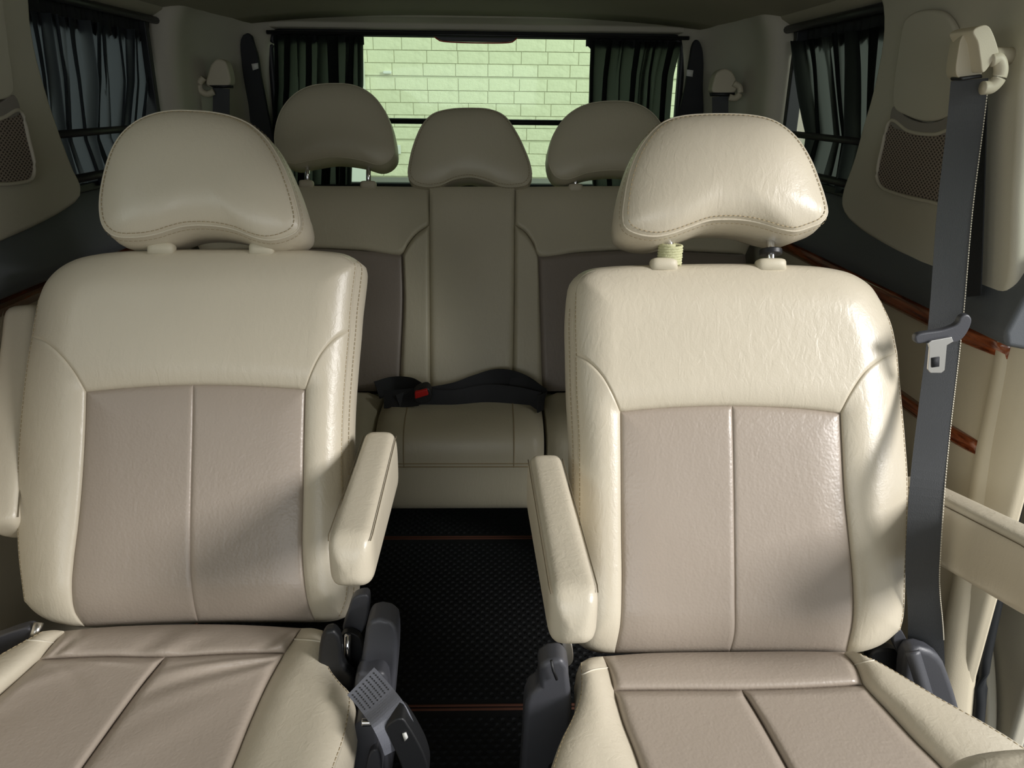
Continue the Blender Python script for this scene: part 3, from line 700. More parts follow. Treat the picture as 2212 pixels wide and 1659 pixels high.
# ---------------------------------------------------------------- right captain seat
def right_seat():
    pl = plane_seat(1585, 1410, .375, 25)
    T = empty('captain_seat', (pl.O[0], pl.O[1]-.2, 0), 'right cream and taupe leather captain seat, brightly lit, beside the hanging belt', 'seat')
    D = dict(
        top=[(1243, 640), (1250, 605), (1275, 586), (1330, 578), (1450, 574), (1580, 572), (1700, 574), (1790, 580), (1840, 592), (1880, 618), (1905, 655)],
        left_up=[(1243, 640), (1240, 690), (1241, 765)], right_up=[(1905, 655), (1925, 700), (1938, 760)],
        yoke_bottom=[(1340, 890), (1400, 884), (1480, 879), (1580, 877), (1680, 880), (1750, 885), (1815, 893)],
        shoulder_l=[(1241, 765), (1270, 780), (1300, 810), (1323, 850), (1340, 890)], shoulder_r=[(1938, 760), (1905, 775), (1870, 802), (1838, 848), (1815, 893)],
        left_low=[(1241, 765), (1243, 850), (1248, 950), (1249, 1100), (1247, 1250), (1245, 1340), (1252, 1378)], bottom_l=[(1252, 1378), (1270, 1398), (1300, 1408), (1328, 1410)],
        right_low=[(1938, 760), (1946, 850), (1955, 950), (1961, 1040), (1960, 1130), (1956, 1240), (1952, 1330), (1945, 1360)], bottom_r=[(1828, 1409), (1860, 1408), (1905, 1392), (1945, 1360)],
        bolster_l=[(1340, 890), (1341, 1000), (1342, 1150), (1343, 1270), (1340, 1350), (1328, 1410)], bolster_r=[(1815, 893), (1818, 960), (1824, 1070), (1834, 1170), (1842, 1260), (1842, 1340), (1828, 1409)],
        bottom_c=[(1328, 1410), (1420, 1409), (1580, 1407), (1720, 1407), (1828, 1409)], mid=[(1582, 878), (1584, 1000), (1586, 1150), (1587, 1290), (1586, 1370), (1578, 1407)])
    core, yoke = backrest(T, pl, D, M['cream'], M['taupe'])
    hp = Plane(pl.hit(1580, 575)+pl.N*.02, pl.N)
    hd, Rg, out = headrest(T, hp, [(1347, 469), (1351, 425), (1360, 380), (1374, 340), (1395, 303), (1419, 276), (1444, 260), (1480, 251), (1549, 247), (1623, 250), (1668, 260), (1700, 279), (1725, 304), (1750, 345), (1768, 390), (1781, 430), (1786, 461), (1776, 477), (1750, 489), (1720, 498), (1690, 494), (1650, 482), (1610, 474), (1570, 472), (1530, 475), (1486, 490), (1449, 503), (1414, 509), (1375, 503), (1352, 490)],
             (1565, 380), .095, .028, M['cream'], [(1447, 545), (1665, 545)], .05, [(1433, 569, .021), (1664, 570, .023)], gus_bulge=.008)
    # cord wound round one post, collar on the other
    P = hp.hit(1447, 552, -.043); r = []
    for k in range(90):
        a = k*.55; r.append(P+np.array([math.cos(a)*.017, math.sin(a)*.012, -.014+k*.00035]))
    V, Fc = tube(r, .0028, 6); mk('cord_wrap', V, Fc, M['cord'], T, label='pale woven cord wound round the left headrest post')
    P = hp.hit(1665, 548, -.043); U = nrm(np.cross([1, 0, 0], hp.N)); U = U if U[2] > 0 else -U
    cyl('post_collar', P-U*.002, U, .017, .009, M['black'], T, bevel=.002)
    # cushion
    cp = Plane(at(1585, 1425, 2, .372), (0, -.07, 1))
    cushion(T, cp, dict(
        back=[(1302, 1418), (1400, 1411), (1580, 1408), (1740, 1407), (1825, 1409)],
        cross=[(1326, 1492), (1450, 1491), (1602, 1491), (1740, 1487), (1865, 1480)],
        li=[(1302, 1418), (1316, 1450), (1326, 1492)], ri=[(1825, 1409), (1848, 1440), (1865, 1480)],
        li2=[(1326, 1492), (1345, 1560), (1372, 1630), (1400, 1720), (1425, 1850), (1440, 2050)], ri2=[(1865, 1480), (1920, 1540), (1975, 1600), (2040, 1665), (2180, 1830), (2330, 2050)],
        mid=[(1602, 1491), (1640, 1552), (1672, 1608), (1702, 1662), (1780, 1800), (1880, 2050)],
        front=[(1440, 2050), (1880, 2050), (2330, 2050)],
        lo=[(1254, 1432), (1256, 1470), (1252, 1510), (1236, 1552), (1212, 1600), (1192, 1660), (1150, 1800), (1110, 2040)], lot=[(1254, 1432), (1275, 1421), (1302, 1418)], lof=[(1110, 2040), (1250, 2060), (1440, 2050)],
        ro=[(1852, 1410), (1905, 1434), (1960, 1466), (2030, 1508), (2110, 1552), (2190, 1600), (2330, 1700), (2600, 2000)], rot=[(1825, 1409), (1840, 1407), (1852, 1410)], rof=[(2330, 2050), (2480, 2050), (2600, 2000)]), M['cream'], M['taupe'],
        cr1=creases([(.02, .02, .2, .18, .015, .5), (.05, .3, .7, .75, .08, .5)], .003), cr2=creases([(.75, .1, .9, .01, .02, -.8), (.85, .14, .97, .03, .02, .7), (.1, .2, .8, .6, .08, .5)], .003))
    armrest(T, at(1174, 1012, 2, .59)+np.array([0, 0, -.02]), at(1246, 1322, 2, .59)+np.array([0, 0, -.02]), .027, .029, .055, .037)
    armrest(T, (.718, 1.10, .502), (.718, .735, .588), .027, .030, .055, .048, front_round=.06)
    return T, pl

def creases(L, amp):
    def f(s, t):
        H = 0*s
        for (a, b, c, d, wd, k) in L:
            dx, dy = c-a, d-b; l2 = dx*dx+dy*dy; u = np.clip(((s-a)*dx+(t-b)*dy)/l2, 0, 1); dist = np.hypot(s-a-u*dx, t-b-u*dy)
            H = H+k*np.exp(-(dist/wd)**2)*np.sin(np.pi*np.clip(u, .08, .92))
        return H*amp
    return f
def cushion(T, cp, D, cream, taupe, skirt=.11, amp=.012, bamp=.035, cr0=None, cr1=None, cr2=None):
    N = cp.N
    H3 = lambda c, h: [(p[0], p[1], h) for p in c]
    h = -.004
    back = H3(D['back'], -.01); cross = H3(D['cross'], h); 
    li, ri, li2, ri2, mid = [H3(D[k], h) for k in ('li', 'ri', 'li2', 'ri2', 'mid')]
    li[0] = back[0]; ri[0] = back[-1]
    W0 = pillow(coons(back, cross, li, ri, 60, 14), cp, amp*.9, .03, .016, .014, .014, cr0)
    Cf = catmull(cross, 200); k = int(np.argmin(np.abs(Cf[:, 0]-D['mid'][0][0]))); mid[0] = tuple(Cf[k])
    fr = H3(D['front'], h)
    ext1 = (lambda s, t: cr1(s, t)) if cr1 else None; ext2 = (lambda s, t: cr2(s, t)) if cr2 else None
    W1 = pillow(coons(np.vstack([Cf[:k:10], Cf[k]]), fr[:2], li2, mid, 30, 60), cp, amp, .012, .04, .016, .012, ext1)
    W2 = pillow(coons(np.vstack([Cf[k::10], Cf[-1]]), fr[1:], mid, ri2, 30, 60), cp, amp, .012, .04, .012, .016, ext2)
    fullL = H3(D['li'], h)[:-1]+H3(D['li2'], h); fullR = H3(D['ri'], h)[:-1]+H3(D['ri2'], h)
    hb = .012
    lo = H3(D['lo'], hb); ro = H3(D['ro'], hb)
    def tb(c, h0, h1): n = len(c); return [(p[0], p[1], h0+(h1-h0)*i/(n-1)) for i, p in enumerate(c)]
    nvb = 80
    W3 = pillow(coons(tb(D['lot'], hb, h), tb(D['lof'], hb, h), lo, fullL, 26, nvb), cp, bamp*.55, .02, .03, .05, .04)
    W4 = pillow(coons(tb(D['rot'], h, hb), tb(D['rof'], h, hb), fullR, ro, 26, nvb), cp, bamp*.55, .02, .03, .04, .05)
    ring = np.vstack([W3[0], W0[0][1:], W4[0][1:], W4[1:, -1], W4[-1, ::-1][1:], W2[-1, ::-1][1:], W1[-1, ::-1][1:], W3[-1, ::-1][1:], W3[::-1, 0][1:-1]])
    ring = resample(ring, 240, closed=True)
    # skirt drops from the outer seam
    c = ring.mean(0); tan = np.roll(ring, -1, 0)-np.roll(ring, 1, 0); out = np.cross(tan, [0, 0, 1.]); out /= np.linalg.norm(out, axis=1)[:, None]
    if np.mean(np.sum(out*(ring-c), 1)) < 0: out = -out
    for _ in range(8): out = out+np.roll(out, 1, 0)+np.roll(out, -1, 0); out /= np.linalg.norm(out, axis=1)[:, None]
    rings = [ring-np.array([0, 0, .002])]
    for t in (.08, .2, .4, .6, .8, 1.0):
        rings.append(ring-np.array([0, 0, skirt*t])+out*(.012*math.sin(math.pi*min(1, t*1.1)*.8)-.02*t*t))
    rings.append(c*.5+ring*.5-np.array([0, 0, skirt+.01])-c*0)
    V, Fc = loft(rings, caps=False); n = 240; o0 = (len(rings)-1)*n; Fc.append(tuple(range(o0, o0+n)))
    core = mk('seat_cushion', V, Fc, cream, T)
    panel('cushion_panel', W0, taupe, core, N); panel('cushion_panel', W1, taupe, core, N); panel('cushion_panel', W2, taupe, core, N)
    panel('cushion_bolster', W3, cream, core, N); panel('cushion_bolster', W4, cream, core, N)
    mb = MB(); stitches(W3[1:, 2], N, None, None, mb=mb); stitches(W4[1:, -3], N, None, None, mb=mb)
    o = mb.build('stitching', M['thread'], core); o['kind'] = 'stuff'
    # cross seam on bolsters
    for W_ in (W3, W4):
        V, Fc = tube(W_[int(nvb*.14), 1:-1]+N*.0002, .0011, 6); mk('bolster_seam', V, Fc, M['thread_light'], core)
    return core

def left_seat():
    pl = plane_seat(420, 1345, .375, 25)
    T = empty('captain_seat', (pl.O[0], pl.O[1]-.2, 0), 'left cream and taupe leather captain seat in softer light with wrinkled cushion', 'seat')
    D = dict(
        top=[(82, 650), (98, 612), (125, 582), (165, 560), (230, 547), (330, 542), (450, 540), (600, 541), (690, 544), (740, 552), (772, 572)],
        left_up=[(82, 650), (74, 690), (68, 727)], right_up=[(772, 572), (766, 620), (760, 670), (757, 712)],
        yoke_bottom=[(187, 847), (260, 840), (330, 835), (420, 832), (500, 833), (590, 837), (660, 842)],
        shoulder_l=[(68, 727), (100, 740), (130, 765), (160, 802), (187, 847)], shoulder_r=[(757, 712), (722, 732), (695, 762), (675, 800), (660, 842)],
        left_low=[(68, 727), (56, 800), (45, 900), (38, 1000), (36, 1100), (40, 1200), (52, 1298)], bottom_l=[(52, 1298), (75, 1322), (105, 1340), (150, 1351), (183, 1353)],
        right_low=[(757, 712), (750, 790), (743, 890), (741, 1000), (745, 1130), (752, 1230), (751, 1290), (738, 1329)], bottom_r=[(680, 1341), (700, 1340), (722, 1336), (738, 1329)],
        bolster_l=[(187, 847), (185, 920), (179, 1030), (170, 1130), (160, 1210), (156, 1270), (162, 1320), (183, 1353)], bolster_r=[(660, 842), (657, 950), (655, 1080), (653, 1170), (656, 1240), (665, 1300), (680, 1341)],
        bottom_c=[(183, 1353), (300, 1347), (428, 1342), (560, 1341), (680, 1341)], mid=[(418, 832), (416, 920), (413, 1040), (411, 1150), (413, 1250), (420, 1310), (428, 1341)])
    core, yoke = backrest(T, pl, D, M['cream'], M['taupe'])
    hp = Plane(pl.hit(430, 545)+pl.N*.02, pl.N)
    headrest(T, hp, [(216, 450), (219, 408), (228, 366), (242, 324), (263, 290), (293, 264), (328, 248), (370, 240), (415, 240), (462, 244), (505, 254), (540, 270), (572, 298), (603, 345), (624, 395), (639, 445), (645, 480), (641, 496), (615, 511), (580, 517), (547, 510), (509, 495), (462, 486), (403, 486), (368, 494), (333, 505), (286, 511), (245, 507), (224, 488)],
             (430, 380), .095, .028, M['cream'], [(352, 520), (568, 520)], .05, [(350, 535, .021), (567, 536, .020)], gus_bulge=.008)
    cp = Plane(at(400, 1360, 2, .372), (0, -.07, 1))
    cushion(T, cp, dict(
        back=[(138, 1363), (240, 1354), (380, 1349), (520, 1350), (652, 1357)],
        cross=[(85, 1425), (220, 1419), (357, 1420), (500, 1413), (615, 1411)],
        li=[(138, 1363), (112, 1393), (85, 1425)], ri=[(652, 1357), (634, 1383), (615, 1411)],
        li2=[(85, 1425), (0, 1502), (-90, 1580), (-220, 1710), (-420, 1960)], ri2=[(615, 1411), (578, 1478), (542, 1558), (502, 1659), (440, 1800), (380, 2000)],
        mid=[(357, 1420), (300, 1490), (240, 1572), (178, 1659), (80, 1800), (-40, 2000)],
        front=[(-420, 1960), (-40, 2000), (380, 2000)],
        lo=[(92, 1364), (40, 1392), (-40, 1437), (-150, 1500), (-300, 1600), (-520, 1760), (-700, 1920)], lot=[(92, 1364), (115, 1361), (138, 1363)], lof=[(-700, 1920), (-560, 1960), (-420, 1960)],
        ro=[(697, 1362), (706, 1400), (710, 1440), (735, 1475), (757, 1500), (755, 1545), (743, 1600), (722, 1659), (690, 1790), (670, 1980)], rot=[(652, 1357), (675, 1357), (697, 1362)], rof=[(380, 2000), (530, 2010), (670, 1980)]), M['cream'], M['taupe'],
        cr0=creases([(.12, .9, .22, .2, .03, -1), (.16, .95, .27, .3, .03, .8), (.42, .95, .50, .1, .025, -1), (.46, .95, .55, .2, .03, .9), (.50, .9, .62, .3, .03, -.6), (.78, .9, .95, .15, .04, .8), (.72, .95, .88, .1, .03, -.7)], .0035),
        cr1=creases([(.2, .02, .6, .30, .02, -.8), (.05, .3, .5, .12, .04, .7), (.0, .5, .45, .3, .05, -.6), (.35, .05, .75, .12, .025, .6)], .004),
        cr2=creases([(.05, .22, .9, .03, .03, 1), (.1, .30, .95, .07, .022, -1), (.1, .36, .98, .10, .03, .9), (.3, .12, .9, .015, .02, -.6), (.1, .5, .8, .22, .05, .5)], .0045))
    armrest(T, at(826, 962, 2, .59)+np.array([0, 0, -.02]), at(750, 1200, 2, .59)+np.array([0, 0, -.02]), .027, .029, .055, .037)
    # raised outer armrest folded up along the backrest
    a = at(40, 1160, 1, 1.06); b = at(62, 622, 1, 1.30)
    armrest(T, a+np.array([-.01, 0, 0]), b+np.array([0, 0, -.03]), .03, .028, .045, .04)
    return T, pl
TR, plR = right_seat()
TL, plL = left_seat()

# ---- plastic side covers, posts and bases of the captain seats
def base(T, x0, x1, y0, y1):
    box('seat_base', x0, x1, y0, y1, .03, .26, M['black'], T, bevel=.02, segs=3)
    for xx in (x0+.05, x1-.05):
        box('floor_rail', xx-.03, xx+.03, y0-.05, y1+.15, .0, .035, M['black'], T, bevel=.006)
    # reclining frame behind the back
base(TR, .12, .55, .45, .86); base(TL, -.62, -.19, .45, .90)
def coverpx(name, T, pts, y, thick, mt, bev, n=50, lab=None):
    P = catmull([at(a, b, 1, y) for a, b in pts], n, closed=True)
    return slab(name, P, (0, 1, 0), thick, mt, T, bevel=bev, label=lab)
# left seat, aisle side
coverpx('recliner_cover', TL, [(797, 1343), (815, 1339), (837, 1341), (853, 1352), (858, 1377), (857, 1430), (851, 1503), (845, 1570), (835, 1700), (760, 1720), (752, 1600), (762, 1480), (776, 1448), (784, 1400)], .87, .045, M['grey_plastic'], .009)
coverpx('cover_step', TL, [(773, 1452), (790, 1456), (822, 1450), (834, 1462), (840, 1520), (836, 1600), (828, 1760), (760, 1770), (756, 1600), (764, 1500)], .845, .03, M['grey_plastic'], .006)
coverpx('recliner_arm', TL, [(764, 1292), (793, 1286), (797, 1310), (790, 1350), (776, 1374), (766, 1376), (741, 1364), (750, 1325)], .93, .02, M['grey_plastic'], .004)
coverpx('hinge_plate', TL, [(738, 1372), (752, 1366), (775, 1376), (784, 1400), (778, 1450), (740, 1452), (728, 1440)], .915, .012, M['black'], .002)
V, Fc = tube([at(751, 1372, 1, .90), at(750, 1448, 1, .895)], .0045, 10); mk('recliner_rod', V, Fc, M['chrome'], TL, label='shiny metal rod')
coverpx('side_shield', TL, [(700, 1365), (722, 1362), (735, 1385), (742, 1440), (762, 1462), (765, 1500), (758, 1600), (740, 1720), (660, 1740), (680, 1600)], .87, .02, M['black'], .006)
coverpx('lower_bracket', TL, [(768, 1566), (790, 1556), (808, 1566), (813, 1590), (808, 1650), (790, 1740), (740, 1760), (748, 1660), (756, 1600)], .79, .05, M['grey_plastic'], .012)
coverpx('lower_bracket', TL, [(800, 1625), (812, 1618), (822, 1640), (820, 1700), (800, 1800), (770, 1800), (785, 1700)], .78, .04, M['grey_plastic'], .008)
coverpx('recliner_cover', TL, [(-40, 1392), (0, 1374), (35, 1362), (60, 1357), (70, 1365), (66, 1384), (40, 1408), (0, 1432), (-60, 1470)], .97, .02, M['grey_plastic'], .004)
V, Fc = tube([at(84, 1345, 1, .98), at(74, 1378, 1, .965)], .007, 12); mk('recliner_rod', V, Fc, M['steel'], TL)
# right seat, aisle side
coverpx('recliner_cover', TR, [(1164, 1440), (1170, 1432), (1192, 1427), (1222, 1426), (1230, 1470), (1236, 1540), (1230, 1600), (1215, 1700), (1200, 1850), (1115, 1900), (1120, 1760), (1130, 1600), (1136, 1515), (1142, 1502), (1163, 1490)], .82, .04, M['grey_plastic'], .008)
coverpx('recliner_arm', TR, [(1216, 1385), (1232, 1388), (1238, 1410), (1236, 1432), (1226, 1440), (1218, 1428), (1215, 1405)], .86, .02, M['steel'], .005)
V, Fc = tube([at(1191, 1427, 1, .815), at(1195, 1448, 1, .813), at(1203, 1468, 1, .813)], .002, 8); mk('cover_slot', V, Fc, M['black'], TR, label='curved black slot')
# right seat, outer side
coverpx('recliner_cover', TR, [(1966, 1404), (1985, 1401), (2010, 1406), (2037, 1426), (2055, 1468), (2070, 1515), (2084, 1570), (2096, 1640), (2090, 1800), (1990, 1800), (1960, 1600), (1950, 1480)], .915, .03, M['grey_plastic'], .010)
coverpx('inner_cover', TR, [(1880, 1412), (1915, 1402), (1940, 1408), (1962, 1440), (1972, 1500), (1965, 1620), (1900, 1620), (1885, 1500)], .955, .02, M['black'], .006)
coverpx('recliner_arm', TR, [(1930, 1378), (1944, 1360), (1956, 1376), (1966, 1404), (1974, 1450), (1962, 1456), (1945, 1420)], .945, .015, M['grey_plastic'], .003)
V, Fc = ribbon(catmull([at(1971, 1408, 1, .908), at(1984, 1450, 1, .90), at(1999, 1500, 1, .89), at(2016, 1560, 1, .88)], 20), (1, -.2, 0), .020, .004); mk('cover_strip', V, Fc, M['grey_plastic'], TR)

# ---------------------------------------------------------------- rear bench
def rear_bench():
    O = at(1015, 403, 1, 2.05); a = math.radians(20)
    pl = Plane(O, (0, -math.cos(a), math.sin(a))); N = pl.N
    T = empty('rear_bench', (-.03, 1.8, 0), 'dim three-seat leather rear bench under the tailgate window', 'bench')
    ho = -.02; H = lambda c, h: [(p[0], p[1], h) for p in c]
    xl0, xr0 = 405, 1640
    def P4(name, top, bot, lef, rig, mt, amp, ws, nu=26, nv=50):
        W = pillow(coons(top, bot, lef, rig, nu, nv), pl, amp, *ws); return name, W, mt
    items = []
    # centre
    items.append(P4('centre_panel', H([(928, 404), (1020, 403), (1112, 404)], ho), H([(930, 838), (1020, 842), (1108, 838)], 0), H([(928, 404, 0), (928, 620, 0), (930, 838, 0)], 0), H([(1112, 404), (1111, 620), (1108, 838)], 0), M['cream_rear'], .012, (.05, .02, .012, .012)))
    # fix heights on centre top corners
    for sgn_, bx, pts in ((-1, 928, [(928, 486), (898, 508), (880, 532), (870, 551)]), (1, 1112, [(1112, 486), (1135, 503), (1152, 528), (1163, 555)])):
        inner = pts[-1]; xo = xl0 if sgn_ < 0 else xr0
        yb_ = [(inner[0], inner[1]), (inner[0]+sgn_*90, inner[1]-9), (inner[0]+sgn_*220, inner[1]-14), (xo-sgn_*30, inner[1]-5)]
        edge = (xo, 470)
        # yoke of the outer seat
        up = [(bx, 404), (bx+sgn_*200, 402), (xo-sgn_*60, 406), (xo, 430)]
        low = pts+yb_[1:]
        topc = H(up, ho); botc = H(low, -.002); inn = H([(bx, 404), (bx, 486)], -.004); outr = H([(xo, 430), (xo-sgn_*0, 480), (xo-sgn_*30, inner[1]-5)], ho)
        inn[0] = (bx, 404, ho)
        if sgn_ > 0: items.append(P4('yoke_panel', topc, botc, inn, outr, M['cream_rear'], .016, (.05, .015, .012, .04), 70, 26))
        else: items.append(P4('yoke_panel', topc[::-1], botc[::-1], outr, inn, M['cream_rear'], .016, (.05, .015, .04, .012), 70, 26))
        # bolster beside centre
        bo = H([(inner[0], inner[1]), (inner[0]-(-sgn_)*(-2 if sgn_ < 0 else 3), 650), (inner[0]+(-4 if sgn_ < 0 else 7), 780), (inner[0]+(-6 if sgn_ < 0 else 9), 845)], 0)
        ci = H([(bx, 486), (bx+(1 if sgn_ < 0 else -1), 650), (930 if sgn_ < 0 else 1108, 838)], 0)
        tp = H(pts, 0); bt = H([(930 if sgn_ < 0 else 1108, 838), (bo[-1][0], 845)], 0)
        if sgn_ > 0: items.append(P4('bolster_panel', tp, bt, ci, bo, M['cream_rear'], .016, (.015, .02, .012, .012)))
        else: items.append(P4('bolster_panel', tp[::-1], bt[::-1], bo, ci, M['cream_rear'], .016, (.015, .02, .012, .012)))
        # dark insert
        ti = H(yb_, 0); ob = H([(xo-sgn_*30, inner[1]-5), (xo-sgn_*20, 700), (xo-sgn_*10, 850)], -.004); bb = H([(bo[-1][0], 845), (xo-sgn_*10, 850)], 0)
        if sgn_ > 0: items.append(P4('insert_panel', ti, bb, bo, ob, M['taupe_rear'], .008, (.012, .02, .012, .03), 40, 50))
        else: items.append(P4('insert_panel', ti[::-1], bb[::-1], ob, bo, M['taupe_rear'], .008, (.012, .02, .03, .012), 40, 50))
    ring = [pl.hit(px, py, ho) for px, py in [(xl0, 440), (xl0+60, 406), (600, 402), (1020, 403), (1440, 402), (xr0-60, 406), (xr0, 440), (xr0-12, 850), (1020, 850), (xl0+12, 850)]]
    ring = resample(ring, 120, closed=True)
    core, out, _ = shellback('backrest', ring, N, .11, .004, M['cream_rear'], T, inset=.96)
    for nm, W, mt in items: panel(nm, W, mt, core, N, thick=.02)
    # headrests
    hp = Plane(O+N*.015, N)
    hL = [(594, 305), (597, 270), (610, 235), (635, 205), (668, 187), (718, 181), (765, 185), (800, 203), (825, 232), (842, 270), (850, 310), (850, 332), (838, 348), (818, 355), (780, 345), (720, 338), (670, 345), (630, 352), (604, 338)]
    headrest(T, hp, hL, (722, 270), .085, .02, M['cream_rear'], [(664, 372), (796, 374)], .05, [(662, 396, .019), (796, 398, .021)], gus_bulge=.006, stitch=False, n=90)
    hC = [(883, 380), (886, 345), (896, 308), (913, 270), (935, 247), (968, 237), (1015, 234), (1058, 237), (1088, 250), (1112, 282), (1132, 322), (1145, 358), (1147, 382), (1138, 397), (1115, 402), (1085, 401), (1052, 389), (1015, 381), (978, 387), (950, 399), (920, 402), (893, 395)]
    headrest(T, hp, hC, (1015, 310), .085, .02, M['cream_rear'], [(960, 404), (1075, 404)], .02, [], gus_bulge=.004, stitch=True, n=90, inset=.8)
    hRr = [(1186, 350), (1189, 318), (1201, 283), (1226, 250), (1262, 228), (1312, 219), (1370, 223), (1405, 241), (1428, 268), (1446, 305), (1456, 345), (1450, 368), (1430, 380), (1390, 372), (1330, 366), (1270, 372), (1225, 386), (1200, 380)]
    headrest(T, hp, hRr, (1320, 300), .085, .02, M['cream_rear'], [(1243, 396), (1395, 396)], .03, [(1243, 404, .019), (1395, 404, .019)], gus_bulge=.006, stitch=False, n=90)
    # cushion: lofted across, three segments
    yb0, zt = pl.hit(1015, 850)[1], .405
    segs = [(-.74, -.235), (-.225, .165), (.175, .70)]
    for k, (x0, x1) in enumerate(segs):
        prof = [(yb0+.03, .30), (yb0+.0, zt-.01), (yb0-.03, zt+.012), (yb0-.12, zt+.018), (yb0-.20, zt+.012), (yb0-.245, zt-.01), (yb0-.262, zt-.05), (yb0-.262, zt-.085), (yb0-.255, .22), (yb0-.24, .20), (yb0+.0, .22)]
        rings = []
        for t in np.linspace(0, 1, 15):
            e = math.sqrt(max(0, 1-max(0, 1-min(t, 1-t)*(x1-x0)/.03)**2)); x = x0+(x1-x0)*t
            cy, cz = yb0-.12, .31
            rings.append([(x, cy+(a-cy)*(.93+.07*e), cz+(b-cz)*(.88+.12*e)) for a, b in catmull(prof, 60, closed=True)])
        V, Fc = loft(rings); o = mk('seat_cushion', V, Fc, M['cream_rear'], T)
        if k == 1:
            mb = MB()
            for dz in (0, .008): mb.add(*tube([(x, yb0-.2625, zt-.075-dz) for x in np.linspace(x0+.03, x1-.03, 12)], .0015, 6))
            for fx in (.17, .82):
                xx = x0+(x1-x0)*fx; mb.add(*tube(catmull([(xx, yb0-.03, zt+.0125), (xx, yb0-.12, zt+.018), (xx, yb0-.20, zt+.0125), (xx, yb0-.245, zt-.009), (xx, yb0-.2625, zt-.05), (xx, yb0-.262, zt-.085)], 30), .0013, 6))
            mb.build('cushion_seam', M['thread'], o)
    box('bench_skirt', -.60, .58, yb0-.245, yb0-.18, .215, .30, M['cream_rear'], T, bevel=.01)
    for xx in (-.5, .42):
        box('bench_leg', xx-.025, xx+.025, yb0-.14, yb0-.06, .0, .25, M['black'], T, bevel=.005)
    return T, pl, yb0, zt
TB, plB, ybB, ztB = rear_bench()

# ================================================================== MATS
def floor_mat(name, label, x0, x1, y0, y1, cells):
    T = empty(name, ((x0+x1)/2, (y0+y1)/2, 0), label, 'floor mat')
    box('mat_base', x0, x1, y0, y1, .001, .006, M['carpet'], T, bevel=.002)
    # raised diamond studs
    mb = MB(); st = .021; r = .0080; j = 0; y = y0+.02
    while y < y1-.02:
        x = x0+.02+(st/2 if j % 2 else 0)
        while x < x1-.02:
            mb.add([(x-r, y, .006), (x, y-r*.62, .006), (x+r, y, .006), (x, y+r*.62, .006), (x-r*.5, y, .0095), (x, y-r*.3, .0095), (x+r*.5, y, .0095), (x, y+r*.3, .0095)],
                   [(0, 1, 5, 4), (1, 2, 6, 5), (2, 3, 7, 6), (3, 0, 4, 7), (4, 5, 6, 7)]); x += st
        y += st*.62; j += 1
    s = mb.build('mat_studs', M['carpet'], T, smooth=False); s['kind'] = 'stuff'
    mb = MB()
    for (a, b) in (((x0, y0), (x1, y0)), ((x1, y0), (x1, y1)), ((x1, y1), (x0, y1)), ((x0, y1), (x0, y0))):
        mb.add(*tube([(a[0], a[1], .006), (b[0], b[1], .006)], .003, 6))
    mb.build('edge_binding', M['edge_orange'], T, label='thin orange stitched edging')
    return T
floor_mat('floor_mat', 'black studded mat between the two captain seats, orange edging', -.62, .60, 1.195, 1.805, 0)
floor_mat('floor_mat', 'black studded mat in the foreground before the orange edging line', -.62, .60, .45, 1.185, 0)
floor_mat('floor_mat', 'black studded mat under the rear bench', -.62, .60, 1.815, 2.40, 0)

